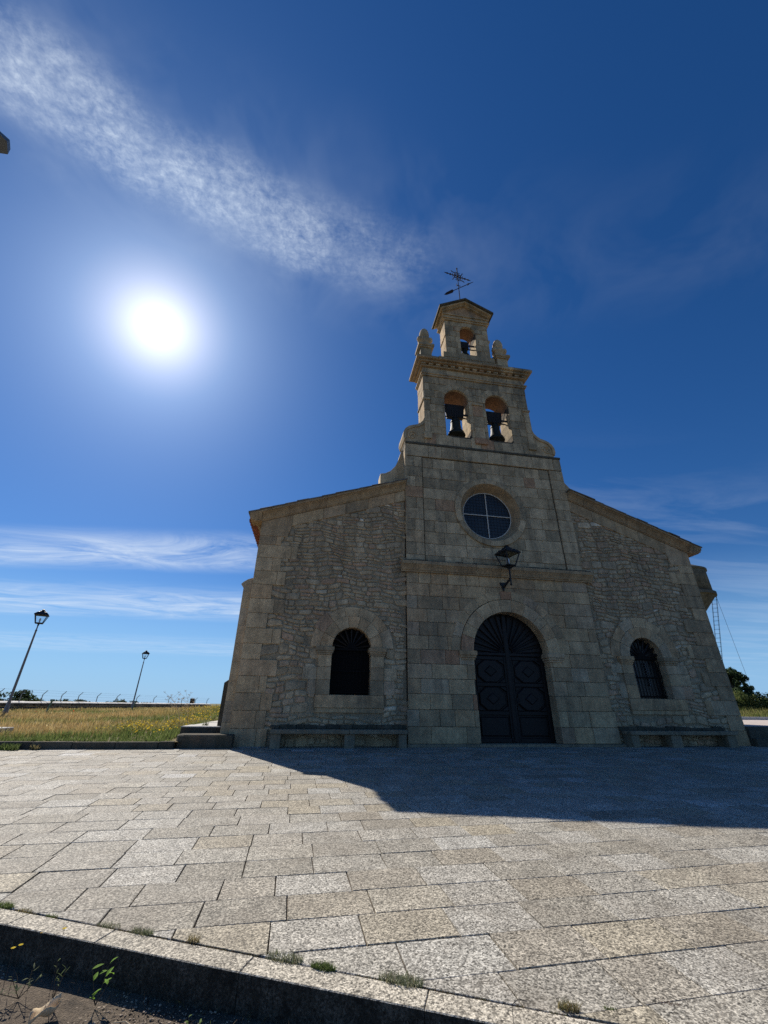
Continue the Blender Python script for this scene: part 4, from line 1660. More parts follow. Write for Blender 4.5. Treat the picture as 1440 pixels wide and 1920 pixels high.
# ------------------------------------------------------------------ bells
def make_bell(cx_, cy_, zmouth, rb, hb, yw, zy0, zy1, open_hw, label, ydep, lever=True):
    t_ = thing('bell', label, 'bell', (cx_, cy_, zmouth), 'bells in the bell gable')
    m1 = MB()
    prof_ = [(1.0, 0), (1.02, .03), (0.94, .10), (0.80, .20), (0.66, .35), (0.58, .55), (0.54, .75), (0.52, .86), (0.44, .95), (0.22, .995), (0.1, 1.0)]
    lathe(m1, [(a * rb, b * hb) for a, b in prof_], (cx_, cy_, zmouth), 28)
    body = m1.build('bell_body', BRONZE, t_, smooth=True)
    for zz_ in (.16, .78):
        m1 = MB()
        r_ = (0.86 if zz_ < .5 else 0.545) * rb
        lathe(m1, [(r_ * .9, -.012), (r_ + .014, -.01), (r_ + .014, .012), (r_ * .9, .014)], (cx_, cy_, zmouth + zz_ * hb), 28)
        m1.build('bell_band', BRONZE, body)
    m1 = MB()
    tube(m1, (cx_, cy_, zmouth + hb * .7), (cx_, cy_, zmouth + .02), .02, .025)
    lathe(m1, [(0.01, -.07), (.05, -.05), (.06, 0), (.04, .05), (.01, .07)], (cx_, cy_, zmouth + .0), 12)
    m1.build('clapper', IRON, t_)
    m1 = MB()
    prism(m1, [(cx_ - yw * .42, zy0), (cx_ + yw * .42, zy0), (cx_ + yw * .5, zy1), (cx_ - yw * .5, zy1)], -cy_ + .11, -cy_ - .11, .02, XZ(0), back=True)
    m1.build('yoke', YOKE, t_)
    m1 = MB()
    for k in (-.5, -.17, .17, .5):
        tube(m1, (cx_ + k * rb * .7, cy_ - .115, zmouth + hb * .98), (cx_ + k * rb * .9, cy_ - .12, zy0 + (zy1 - zy0) * .5), .014, n=5)
    tube(m1, (cx_, cy_, zmouth + hb * .97), (cx_, cy_, zy0 + .05), rb * .22, rb * .28, 10)
    m1.build('bell_straps', IRON, t_)
    m1 = MB()
    tube(m1, (cx_ - yw * .42 - .2, cy_, zy0 + .05), (cx_ + open_hw * 1.0 + .16, cy_, zy0 + .05), .03, n=8)
    m1.build('axle', IRON, t_)
    if lever:
        m1 = MB()
        bbox_b(m1, cx_ + yw * .3, cx_ + open_hw + .06, cy_ - .28, cy_ - .22, zy0 - .02, zy0 + .06, .008)
        tube(m1, (cx_ + yw * .5, cy_ - .1, zy0 + .05), (cx_ + open_hw, cy_ - .25, zy0 + .72), .014, n=5)
        m1.build('striking_lever', IRON, t_)
    return t_


make_bell(5.52, 0.52, 11.98, 0.40, 0.98, 0.90, 13.0, 13.72, 0.54, 'large bronze bell under a black yoke in the belfry arch nearer the sun', 1)
make_bell(7.42, 0.52, 11.98, 0.37, 0.92, 0.76, 12.94, 13.58, 0.52, 'bronze bell hanging in the belfry arch above the iron wall lantern', 1)
make_bell(6.27, 0.40, 16.82, 0.23, 0.50, 0.44, 17.34, 17.80, 0.38, 'smallest bell, alone in the top arch under the pediment', 1)

# ------------------------------------------------------------------ weather vane
wv_ = thing('weather_vane', 'rusty wrought iron cross and arrow vane on top of the pediment', 'weather vane', (6.24, 0.2, 20.15))
vx, vy = 6.24, 0.25
m1 = MB()
tube(m1, (vx, vy, 20.1), (vx, vy, 23.45), 0.028, 0.018, 8)
lathe(m1, [(0.09, 0), (.07, .1), (.12, .16), (.05, .24), (.07, .3), (.03, .36)], (vx, vy, 20.15), 10)
lathe(m1, [(0.02, 0), (.05, .06), (.0, .2)], (vx, vy, 23.45), 8)
m1.build('rod', RUSTI, wv_)
cd = Vector((0.98, 0.14, 0)).normalized()
zc_ = 22.85
m1 = MB()
ctr = Vector((vx, vy, zc_))
for s_ in (-1, 1):
    tube(m1, ctr, ctr + cd * s_ * 0.62, .026, .02, 6)
    lathe(m1, [(0.012, -.05), (.05, -.02), (.05, .02), (.012, .05)], tuple(ctr + cd * s_ * .45), 8)
    a = ctr + cd * s_ * .6
    tube(m1, a, ctr + cd * s_ * 0.84, .045, .004, 6)
tube(m1, ctr - Vector((0, 0, .4)), ctr + Vector((0, 0, .55)), .028, n=6)
m1.build('cross_arms', RUSTI, wv_)
m1 = MB()
up_ = Vector((0, 0, 1))
for a_ in (45, 135, 225, 315):
    d_ = cd * math.cos(R_(a_)) + up_ * math.sin(R_(a_))
    pts_ = []
    pr_ = cd * -math.sin(R_(a_)) + up_ * math.cos(R_(a_))
    for k in range(9):
        f_ = k / 8
        pts_.append(ctr + d_ * (.06 + f_ * .46) + pr_ * (.045 * math.sin(f_ * 9)))
    path_tube(m1, pts_, .02, 5)
    for s_ in (-1, 1):
        pts_ = []
        for k in range(12):
            t__ = k * .5
            r_ = .1 - .006 * k
            pts_.append(ctr + d_ * (.22) + pr_ * (s_ * .11) + (d_ * math.cos(t__) + pr_ * s_ * math.sin(t__)) * r_)
        path_tube(m1, pts_, .017, 4)
for k in range(16):
    a0, a1 = 2 * math.pi * k / 16, 2 * math.pi * (k + 1) / 16
    tube(m1, ctr + (cd * math.cos(a0) + up_ * math.sin(a0)) * .2, ctr + (cd * math.cos(a1) + up_ * math.sin(a1)) * .2, .013, n=4)
m1.build('scrollwork', RUSTI, wv_)
ad = Vector((0.80, -0.60, 0)).normalized()
ac = Vector((vx, vy, 21.85))
m1 = MB()
tube(m1, ac - ad * .62, ac + ad * .6, .02, n=6)
sd = Vector((0, 0, 1))


def flat(pts2, th=.012):
    nrm = ad.cross(sd).normalized()
    vs_ = [ac + ad * a + sd * b + nrm * th for a, b in pts2] + [ac + ad * a + sd * b - nrm * th for a, b in pts2]
    n_ = len(pts2)
    fs_ = [tuple(range(n_)), tuple(range(2 * n_ - 1, n_ - 1, -1))] + [(i_, n_ + i_, n_ + (i_ + 1) % n_, (i_ + 1) % n_) for i_ in range(n_)]
    m1.add(vs_, fs_)


flat([(.48, -.09), (.60, -.02), (.82, 0), (.60, .02), (.48, .09), (.54, 0)])
flat([(-.84, 0), (-.70, -.10), (-.36, -.13), (-.30, -.03), (-.30, .03), (-.36, .13), (-.70, .10)])
tube(m1, ac + Vector((0, 0, .22)) - cd * .12, ac + Vector((0, 0, .22)) + cd * .12, .02, n=5)
tube(m1, ac + Vector((0, 0, .32)) - cd * .1, ac + Vector((0, 0, .14)) - cd * .1, .02, n=5)
m1.build('arrow', RUSTI, wv_)


# ------------------------------------------------------------------ lanterns
def lantern(parent, c, sx_, local=False, rot=0.0, metal=IRON):
    """square tapered lantern, c = bottom centre; sx_ = top width; height about 1.1*sx_"""
    h = 0.92 * sx_
    wb_, wt = sx_ * .30, sx_ * .5
    cx_, cy_, cz_ = c
    cr = math.cos(rot); sr = math.sin(rot)

    def P(x_, y_, z_):
        return (cx_ + x_ * cr - y_ * sr, cy_ + x_ * sr + y_ * cr, cz_ + z_)
    cs = ((-1, -1), (1, -1), (1, 1), (-1, 1))
    m1_ = MB()
    for a, b in cs:
        tube(m1_, P(a * wb_ * .72, b * wb_ * .72, 0.0), P(a * wt * .78, b * wt * .78, h * .66), .018 * sx_ / .75 + .004, n=6)
    for wq, zq_ in ((wb_ * .72, 0.0), (wt * .78, h * .66)):
        for k in range(4):
            a, b = cs[k], cs[(k + 1) % 4]
            tube(m1_, P(a[0] * wq, a[1] * wq, zq_), P(b[0] * wq, b[1] * wq, zq_), .022 * sx_ / .75 + .003, n=6)
    fr = m1_.build('lantern_frame', metal, parent)
    m1_ = MB()
    L1 = wt * .86
    rings = [(L1 * 1.06, h * .66), (L1, h * .70), (L1 * .62, h * .88), (L1 * .42, h * .92), (L1 * .40, h * .97), (L1 * .30, h * .99), (L1 * .16, h * 1.05), (L1 * .22, h * 1.09), (L1 * .05, h * 1.14)]
    vs_ = []
    for r_, z_ in rings:
        for a, b in cs:
            vs_.append(P(a * r_, b * r_, z_))
    fs_ = []
    for k in range(len(rings) - 1):
        for i_ in range(4):
            j_ = (i_ + 1) % 4
            fs_.append((k * 4 + i_, k * 4 + j_, k * 4 + 4 + j_, k * 4 + 4 + i_))
    fs_.append((3, 2, 1, 0))
    m1_.add(vs_, fs_)
    m1_.build('lantern_roof', metal, parent)
    m1_ = MB()
    vs_ = [P(a * wb_ * .68, b * wb_ * .68, .01) for a, b in cs] + [P(a * wt * .74, b * wt * .74, h * .65) for a, b in cs]
    m1_.add(vs_, [(i_, (i_ + 1) % 4, 4 + (i_ + 1) % 4, 4 + i_) for i_ in range(4)])
    m1_.build('lantern_glass', LGLASS, parent)
    m1_ = MB()
    lathe(m1_, [(.03, -.16), (.05, -.12), (.035, -.08), (wb_ * .4, -.03), (wb_ * .75, .0), (wb_ * .75, .02)], (cx_, cy_, cz_), 10)
    m1_.build('lantern_base', metal, parent)
    m1_ = MB()
    lathe(m1_, [(.03, .02), (.035, .1), (.05, .16), (.05, .24), (.02, .3)], (cx_, cy_, cz_), 10)
    m1_.build('lamp_bulb', LUML, parent, smooth=True)
    return fr


wl = thing('wall_lantern', 'black iron lantern on a bracket above the main door', 'lantern', (6.65, 0, 5.0))
lantern(wl, (6.66, -0.60, 5.66), 0.76, rot=R_(14))
m1 = MB()
tube(m1, (6.66, -0.60, 4.98), (6.66, -0.60, 5.52), .028, .03, 8)
lathe(m1, [(.02, -.03), (.045, 0), (.02, .05)], (6.66, -.6, 4.98), 8)
tube(m1, (6.66, -0.60, 5.20), (6.64, -0.02, 5.02), .038, .045, 8)
for a_ in (0, 90, 180, 270):
    tube(m1, (6.66, -.6, 5.5), (6.66 + .15 * math.cos(R_(a_)), -.6 + .15 * math.sin(R_(a_)), 5.66), .012, n=5)
m1.build('bracket_arm', IRON, wl)
m1 = MB()
prism(m1, [(6.63, 4.86), (6.755, 5.20), (6.51, 5.20)], 0.05, 0.004, .008, XZ(0), back=True)
m1.build('wall_plate', IRON, wl)


def street_lamp(x_, y_, z0, label, seed, poleh=4.75):
    t_ = thing('street_lamp', label, 'street lamp', (x_, y_, z0), 'lantern street lamps in the meadow')
    m1_ = MB()
    lathe(m1_, [(.14, -.3), (.14, .05), (.12, .10), (.09, .5), (.07, .6), (.058, poleh * .55), (.045, poleh - .35), (.06, poleh - .3), (.035, poleh - .25), (.03, poleh)], (x_, y_, z0), 12)
    m1_.build('pole', POLE, t_, smooth=True)
    lantern(t_, (x_, y_, z0 + poleh + .12), 0.80, rot=R_(25))
    return t_


street_lamp(-16.53, 14.5, 0.50, 'tall lantern street lamp in the meadow in front of the wall end', 1, 4.72)
street_lamp(-18.03, 36.5, 0.58, 'farther, smaller looking lantern street lamp beyond the stone wall', 2, 4.72)
l2 = [o for o in bpy.data.objects if o.name.startswith('street_lamp')]

# modern street light overhead at the upper left
sl = thing('street_light', 'grey modern street light head leaning in from the upper left', 'street light', (-8.6, -11.2, -0.4))
m1 = MB()
tube(m1, (-8.6, -11.2, -0.6), (-8.6, -11.2, 8.3), .09, .05, 12)
path_tube(m1, [(-8.6, -11.2, 8.25), (-7.6, -10.7, 8.5), (-6.3, -10.07, 8.62)], .035, 8)
m1.build('pole', POLE, sl)
hd = Vector((0.88, 0.46, 0.0)).normalized()
hp = hd.cross(Vector((0, 0, 1))).normalized()
m1 = MB()
hc = Vector((-5.76, -9.79, 8.62))
for (a0, a1, wA, wB, z0_, z1_) in ((-.62, -.25, .08, .16, .0, .10), (-.25, .52, .16, .17, -.02, .12), (.52, .64, .17, .10, -.0, .10)):
    vs = [hc + hd * a0 - hp * wA + Vector((0, 0, z0_)), hc + hd * a1 - hp * wB + Vector((0, 0, z0_)), hc + hd * a1 + hp * wB + Vector((0, 0, z0_)), hc + hd * a0 + hp * wA + Vector((0, 0, z0_)),
          hc + hd * a0 - hp * wA * .7 + Vector((0, 0, z1_)), hc + hd * a1 - hp * wB * .7 + Vector((0, 0, z1_)), hc + hd * a1 + hp * wB * .7 + Vector((0, 0, z1_)), hc + hd * a0 + hp * wA * .7 + Vector((0, 0, z1_))]
    m1.add(vs, [(0, 3, 2, 1), (4, 5, 6, 7), (0, 1, 5, 4), (1, 2, 6, 5), (2, 3, 7, 6), (3, 0, 4, 7)])
m1.build('lamp_housing', LUMG, sl)
m1 = MB()
vs = [hc + hd * a - hp * b + Vector((0, 0, -.032)) for a, b in ((-.18, .12), (.48, .125), (.48, -.125), (-.18, -.12))] + [hc + hd * a - hp * b + Vector((0, 0, -.021)) for a, b in ((-.18, .12), (.48, .125), (.48, -.125), (-.18, -.12))]
m1.add(vs, [(0, 3, 2, 1), (4, 5, 6, 7), (0, 1, 5, 4), (1, 2, 6, 5), (2, 3, 7, 6), (3, 0, 4, 7)])
m1.build('lamp_lens', LUML, sl)

# ------------------------------------------------------------------ benches
def stone_bench(x0, x1, legs, label):
    t_ = thing('stone_bench', label, 'bench', ((x0 + x1) / 2, -0.2, 0), 'stone benches against the facade')
    m1_ = MB()
    xm = legs[1][0] + .14
    for a, b in ((x0, xm), (xm, x1)):
        m1_ = MB()
        bbox_b(m1_, a + .002, b - .002, -0.42, 0.10, 0.345, 0.455, .014)
        m1_.build('seat_slab', BENCHM, t_)
    for a, b in legs:
        m1_ = MB()
        bbox_b(m1_, a, b, -0.36, 0.08, -0.05, 0.345, .012)
        m1_.build('leg', BENCHM, t_)
    return t_


stone_bench(-1.0, 2.92, ((-0.98, -0.70), (1.08, 1.38), (2.66, 2.9)), 'long stone bench below the window nearer the steps and meadow')
stone_bench(10.2, 14.2, ((10.24, 10.5), (11.66, 12.04), (13.78, 14.12)), 'long stone bench below the window beside the main door, hedge end')
# footing ledges behind the benches
for a, b in ((-1.05, 2.98), (10.1, 14.2)):
    m1 = MB()
    x = a
    while x < b:
        L = random.uniform(.25, .5)
        bbox_b(m1, x, min(x + L, b) - .006, 0.02 + random.uniform(-.02, .02), 0.2, 0.457, 0.56 + random.uniform(-.03, .03), .012)
        x += L
    o = m1.build('footing_stones', DARKST, church, rnd=True)
    o['kind'] = 'stuff'

tb = thing('concrete_bench', 'pale concrete slab bench at the meadow edge, left border', 'bench', (-10.0, 1.6, .15))
m1 = MB()
bbox_b(m1, -11.2, -8.72, 1.3, 1.95, 0.24, 0.375, .015)
m1.build('seat_slab', CEMB, tb)
for a in (-10.9, -9.6):
    m1 = MB()
    bbox_b(m1, a, a + .25, 1.4, 1.85, 0.0, 0.24, .01)
    m1.build('leg', CEMB, tb)

# ------------------------------------------------------------------ steps left of the facade
st_ = thing('stone_steps', 'two mossy stone steps and path beside the facade corner', 'steps', (-2.8, 0.3, 0))
m1 = MB()
pts = [(-3.50, -0.10), (-3.42, -0.26), (-3.28, -0.33), (-2.0, -0.33), (-2.0, 0.55), (-3.50, 0.55)]
prism(m1, pts, 0.315, -0.3, 0.03, lambda a, b, c_: (a, b, c_))
m1.build('step', DARKST, st_)
m1 = MB()
bbox_b(m1, -3.60, -2.14, 0.50, 1.6, 0.0, 0.455, .01)
m1.build('step', DARKST, st_)
m1 = MB()
bbox_b(m1, -3.61, -2.14, 0.49, 1.6, 0.457, 0.485, .008)
m1.build('tread', CEMB, st_)
y = 1.6
while y < 8.4:
    L = random.uniform(.9, 1.2)
    m1 = MB()
    bbox_b(m1, -3.62, -2.16, y + .004, y + L - .004, 0.0, 0.47 + random.uniform(-.005, .005), .012)
    m1.build('path_slab', CEMB, st_)
    y += L

# right side: two steps and raised pavement
rp = MB()
box(rp, 15.2, 60, 0.02, 12.2, -0.3, 0.54)
rpv = rp.build('raised_pavement', PINK)
rpv['kind'] = 'structure'
x = 15.06
while x < 26:
    L = random.uniform(.9, 1.3)
    m1 = MB()
    bbox_b(m1, x + .004, x + L - .004, -0.03, 0.35, 0.0, 0.595 + random.uniform(-.008, .008), .018)
    m1.build('retaining_block', DARKST, rpv)
    m1 = MB()
    bbox_b(m1, x + .004, x + L - .004, -0.20, -0.034, -0.1, 0.24 + random.uniform(-.008, .008), .018)
    m1.build('step_block', DARKST, rpv)
    x += L
m1 = MB()
box(m1, 15.2, 70, 12.2, 12.5, 0.0, 0.72, .02)
o = m1.build('pavement_kerb', CEMB)
o['kind'] = 'structure'
mb = MB()
xs3 = np.linspace(14, 110, 40)
ys3 = np.linspace(12.5, 120, 50)


def hv(x_, y_):
    return 0.62 + 0.85 * sstep(14, 26, y_) + 0.02 * math.sin(x_ * 1.3 + y_)


vs = [(x_, y_, hv(x_, y_)) for x_ in xs3 for y_ in ys3]
ny = len(ys3)
mb.add(vs, [(i * ny + j, (i + 1) * ny + j, (i + 1) * ny + j + 1, i * ny + j + 1) for i in range(len(xs3) - 1) for j in range(ny - 1)])
vg = mb.build('verge_ground', FIELDM, smooth=True)
vg['kind'] = 'structure'


# ------------------------------------------------------------------ vegetation helpers
def tri_mesh(name, V_, C_, parent=None, per=3, mat=LEAF):
    """V_: (n, per, 3) polygons, C_: (n, 3) linear colours"""
    n_ = len(V_)
    me = bpy.data.meshes.new(name)
    me.vertices.add(n_ * per)
    me.vertices.foreach_set('co', np.ascontiguousarray(V_, dtype=np.float32).reshape(-1))
    me.loops.add(n_ * per)
    me.loops.foreach_set('vertex_index', np.arange(n_ * per, dtype=np.int32))
    me.polygons.add(n_)
    me.polygons.foreach_set('loop_start', np.arange(n_, dtype=np.int32) * per)
    me.polygons.foreach_set('loop_total', np.full(n_, per, dtype=np.int32))
    at = me.attributes.new('leafcol', 'FLOAT_COLOR', 'FACE')
    c4 = np.ones((n_, 4), dtype=np.float32)
    c4[:, :3] = C_
    at.data.foreach_set('color', c4.reshape(-1))
    me.materials.append(mat)
    me.update()
    me.validate()
    return link(name, me, parent)


def blades(P, h, wdt, cols, lean=0.35):
    """grass blades: bent two-piece ribbons as quads + tip triangles -> returned as quads"""
    n_ = len(P)
    a = rng.uniform(0, 2 * np.pi, n_)
    d = np.stack([np.cos(a), np.sin(a), np.zeros(n_)], 1)
    b = rng.uniform(0, 2 * np.pi, n_)
    ln = np.stack([np.cos(b), np.sin(b), np.zeros(n_)], 1) * (rng.uniform(0.05, lean, n_) * h)[:, None]
    up3 = np.array([0, 0, 1.0])
    w_ = (wdt * 0.5)[:, None]
    p0 = P - d * w_
    p1 = P + d * w_
    mid = P + up3 * (h * .55)[:, None] + ln * .35
    tip = P + up3 * h[:, None] + ln
    V_ = np.stack([p0, p1, mid + d * w_ * .7, mid - d * w_ * .7], 1)
    V2 = np.stack([mid - d * w_ * .7, mid + d * w_ * .7, tip + d * w_ * .12, tip - d * w_ * .12], 1)
    return np.concatenate([V_, V2]), np.concatenate([cols, cols])


def vnoise(x_, y_, s_, seed=0):
    """cheap smooth value noise"""
    r_ = np.random.default_rng(seed)
    T = r_.random((64, 64))
    xi, yi = x_ / s_, y_ / s_
    x0, y0 = np.floor(xi).astype(int), np.floor(yi).astype(int)
    fx, fy = xi - x0, yi - y0
    fx, fy = fx * fx * (3 - 2 * fx), fy * fy * (3 - 2 * fy)
    g = lambda i_, j_: T[i_ % 64, j_ % 64]
    return (g(x0, y0) * (1 - fx) + g(x0 + 1, y0) * fx) * (1 - fy) + (g(x0, y0 + 1) * (1 - fx) + g(x0 + 1, y0 + 1) * fx) * fy


hfv = np.vectorize(hf)
hvv = np.vectorize(hv)

# meadow
n = 95000
yy = -0.25 + (rng.random(n) ** 1.6) * 46
xl = -6 - (yy + 13.5) * 0.75 - 3
xr = -3.55 + 0 * yy
xx = xl + (xr - xl) * rng.random(n)
ok = ~((xx > -3.75) & (yy < 9) & (yy > -0.2))
xx, yy = xx[ok], yy[ok]
n = len(xx)
nz = vnoise(xx, yy, 1.6, 1)
nz2 = vnoise(xx, yy, 0.5, 2)
dry = np.clip(nz * 1.5 - 0.15 + 0.2 * (nz2 - .5), 0, 1)
green_near = np.exp(-((yy + 0.2) / 1.3) ** 2) + np.exp(-((xx + 4.2) / 2.6) ** 2)
dry = np.clip(dry + .20 - 0.9 * np.clip(green_near, 0, 1) - 0.25 * (yy > 16), 0, 1)
gold = np.array([0.46, 0.30, 0.11])
straw = np.array([0.56, 0.44, 0.22])
green = np.array([0.12, 0.17, 0.05])
g2_ = np.array([0.17, 0.21, 0.065])
r1 = rng.random(n)[:, None]
cols = (dry[:, None]) * (gold * r1 + straw * (1 - r1) * .9) + (1 - dry[:, None]) * (green * r1 + g2_ * (1 - r1))
cols *= rng.uniform(0.7, 1.25, n)[:, None]
h = rng.uniform(0.07, 0.22, n) * (0.45 + 0.75 * nz2 + 0.45 * nz)
h = np.where((yy < 0.4), h * .6, h)
wd_ = 0.010 + 0.0009 * (yy + 13.5)
P = np.stack([xx, yy, hfv(xx, yy) - .01], 1)
V_, C_ = blades(P, h, wd_, cols, 0.6)
o = tri_mesh('meadow_grass', V_, C_, per=4)
o['kind'] = 'stuff'

# wildflowers: yellow near the church corner, some pale seed heads and red poppies
def flowers(n_, xr_, yr_, col, size, zoff, seed, name, cond=None):
    x_ = rng.uniform(*xr_, n_)
    y_ = rng.uniform(*yr_, n_)
    k_ = vnoise(x_, y_, 0.9, seed) > 0.45
    x_, y_ = x_[k_], y_[k_]
    n2_ = len(x_)
    z_ = hfv(x_, y_) + rng.uniform(zoff * .6, zoff, n2_)
    c_ = np.stack([x_, y_, z_], 1)
    s_ = rng.uniform(.6, 1.2, n2_)[:, None] * size
    nn = rng.normal(size=(n2_, 3))
    nn[:, 2] = np.abs(nn[:, 2]) + .6
    nn /= np.linalg.norm(nn, axis=1)[:, None]
    t1 = np.cross(nn, np.array([1.0, 0.2, 0]))
    t1 /= np.linalg.norm(t1, axis=1)[:, None]
    t2 = np.cross(nn, t1)
    V__ = []
    K = 6
    V__ = np.stack([c_ + (t1 * math.cos(2 * math.pi * k / K) + t2 * math.sin(2 * math.pi * k / K)) * s_ for k in range(K)], 1)
    C__ = np.array(col)[None, :] * rng.uniform(.75, 1.2, n2_)[:, None]
    ob = tri_mesh(name, V__, C__, per=K)
    ob['kind'] = 'stuff'


flowers(1500, (-5.9, -3.7), (0.3, 12), (0.55, 0.40, 0.04), 0.024, .34, 3, 'yellow_wildflowers')
flowers(900, (-26, -6), (1, 20), (0.62, 0.52, 0.28), 0.02, .34, 4, 'pale_seed_heads')
flowers(60, (-24, -13), (8, 20), (0.55, 0.06, 0.02), 0.035, .34, 6, 'red_poppies')

# verge on the right
n = 26000
yy = rng.uniform(12.6, 34, n)
xx = rng.uniform(24, 62, n)
nz = vnoise(xx, yy, 1.2, 8)
r1 = rng.random(n)[:, None]
cols = np.where(nz[:, None] > .4, np.array([0.24, 0.24, 0.075]) * (0.6 + .6 * r1), np.array([0.15, 0.19, 0.05]) * (0.6 + .6 * r1))
P = np.stack([xx, yy, hvv(xx, yy)], 1)
V_, C_ = blades(P, rng.uniform(.15, .4, n), np.full(n, .045), cols, .6)
o = tri_mesh('verge_grass', V_, C_, per=4)
o['kind'] = 'stuff'


def leaf_cloud(centres, radii, per, size, pal, flat_=0.8, seed=0):
    """leaf quads spread through blobs; returns arrays"""
    r_ = np.random.default_rng(seed)
    VV, CC = [], []
    for c_, rad in zip(centres, radii):
        m_ = int(per * (rad ** 2))
        d = r_.normal(size=(m_, 3))
        d /= np.linalg.norm(d, axis=1)[:, None]
        rr_ = rad * r_.uniform(0.35, 1.08, m_) ** .6
        p = np.array(c_) + d * rr_[:, None] * np.array([1, 1, flat_])
        n_ = d + r_.normal(size=(m_, 3)) * .7
        n_ /= np.linalg.norm(n_, axis=1)[:, None]
        t1 = np.cross(n_, r_.normal(size=(m_, 3)))
        t1 /= np.linalg.norm(t1, axis=1)[:, None]
        t2 = np.cross(n_, t1)
        s_ = size * r_.uniform(.6, 1.4, m_)[:, None]
        q_ = np.stack([p - t1 * s_, p - t2 * s_ * .45, p + t1 * s_, p + t2 * s_ * .45], 1)
        VV.append(q_)
        k_ = r_.integers(0, len(pal), m_)
        tone = r_.uniform(.75, 1.25, m_)[:, None] * r_.uniform(.8, 1.2)
        CC.append(np.array(pal)[k_] * tone)
    return np.concatenate(VV), np.concatenate(CC)


def tree(x_, y_, z0, hh, crown_r, label, pal, seed, nb=26, leaf=.16, per=260, trunk=.3, name='tree', group=None, low=.35, spread=1.0):
    r_ = random.Random(seed)
    t_ = thing(name, label, 'tree', (x_, y_, z0), group)
    m1_ = MB()
    pts_ = [Vector((x_, y_, z0 - .2))]
    for k in range(1, 6):
        pts_.append(Vector((x_ + r_.uniform(-.06, .06) * hh * .3, y_ + r_.uniform(-.06, .06) * hh * .3, z0 + hh * .85 * k / 5)))
    for k in range(5):
        tube(m1_, pts_[k], pts_[k + 1], trunk * (1 - k / 5.5), trunk * (1 - (k + 1) / 5.5), 8)
    cen, rad = [], []
    for k in range(nb):
        f_ = low + (1 - low) * r_.random()
        env = math.sin(math.pi * min(1, (f_ - low * .7) / (1.05 - low * .7))) ** .6
        a_ = r_.uniform(0, 6.28)
        rr_ = crown_r * env * math.sqrt(r_.random()) * spread
        c_ = (x_ + rr_ * math.cos(a_), y_ + rr_ * math.sin(a_), z0 + hh * f_)
        cen.append(c_)
        rad.append(crown_r * r_.uniform(.20, .36))
        if k % 2 == 0:
            b0 = pts_[min(4, int(f_ * 4))]
            tube(m1_, b0, c_, trunk * .25, trunk * .06, 5)
    m1_.build('trunk', BARK, t_)
    V__, C__ = leaf_cloud(cen, rad, per / max(crown_r, 1) * 1.0, leaf, pal, .85, seed)
    tri_mesh('crown', V__, C__, t_, per=4)
    return t_


DKG = [(0.035, 0.060, 0.022), (0.05, 0.085, 0.03), (0.028, 0.048, 0.02), (0.075, 0.11, 0.04)]
MDG = [(0.11, 0.15, 0.045), (0.16, 0.19, 0.06), (0.08, 0.115, 0.035), (0.22, 0.23, 0.08)]
tree(41.2, 23.6, 1.3, 3.3, 1.45, 'dark leafy tree rising over the hedge behind the church corner', DKG, 4, nb=46, leaf=.13, per=1300, low=.18, spread=1.05)
tree(42.7, 23.4, 1.3, 2.1, .8, 'smaller dark tree crown just clear of the church corner, lower than its neighbour', DKG, 7, nb=20, leaf=.12, per=900, low=.2)

# hedge
cen, rad = [], []
for k in range(150):
    f_ = k / 150
    x_ = 34 + 26 * f_ + random.uniform(-.5, .5)
    y_ = 23.2 - 6.2 * f_ + random.uniform(-.6, .6)
    z_ = hv(x_, y_) + random.uniform(.1, 1.0)
    cen.append((x_, y_, z_))
    rad.append(random.uniform(.45, .75))
V_, C_ = leaf_cloud(cen, rad, 900, .08, MDG, .9, 12)
hg = tri_mesh('hedge', V_, C_, per=4)
tag(hg, 'sunlit bushy green hedge above the grass verge', 'hedge')

# ------------------------------------------------------------------ stone wall and fence left
A = Vector((-23.5, 10.0)); B = Vector((-17.0, 66.0))
wall = thing('field_wall', 'low dry stone wall with pale coping at the far side of the meadow', 'wall', (A.x, A.y, .3))
d_ = (B - A)
Lw = d_.length
d_.normalize()
nrm = Vector((d_.y, -d_.x))
s_ = 0.0
core = MB()
cnt = 0
allw = []


def hw(x_, y_):
    return hf(x_, y_)


mw = MB()
while s_ < Lw:
    L = 0.5 + s_ * 0.006 + random.uniform(-.1, .2)
    p0 = A + d_ * s_
    p1 = A + d_ * min(s_ + L, Lw)
    zz_ = hf(p0.x, p0.y)
    nrow = 3
    for k in range(nrow):
        za = zz_ - .1 + k * (0.93 - zz_ + .1) / nrow
        zb_ = zz_ - .1 + (k + 1) * (0.93 - zz_ + .1) / nrow
        o_ = random.uniform(-.03, .03)
        m_ = MB() if cnt < 250 else mw
        off = L * random.uniform(.0, .5)
        q = [p0 + d_ * (off + .01) + nrm * (.22 + o_), p0 + d_ * (off + L - .01) + nrm * (.22 + o_)]
        q2 = [p0 + d_ * (off + L - .01) - nrm * .22, p0 + d_ * (off + .01) - nrm * .22]
        poly = [tuple(v_) for v_ in q + q2]
        prism(m_, poly, zb_ - .008, za + .008, .025, lambda a, b, c_: (a, b, c_))
        if cnt < 250:
            m_.build('wall_stone', WSTONE, wall)
        cnt += 1
    s_ += L
o = mw.build('wall_stones', WSTONE, wall, rnd=True)
o['kind'] = 'stuff'
s_ = 0.0
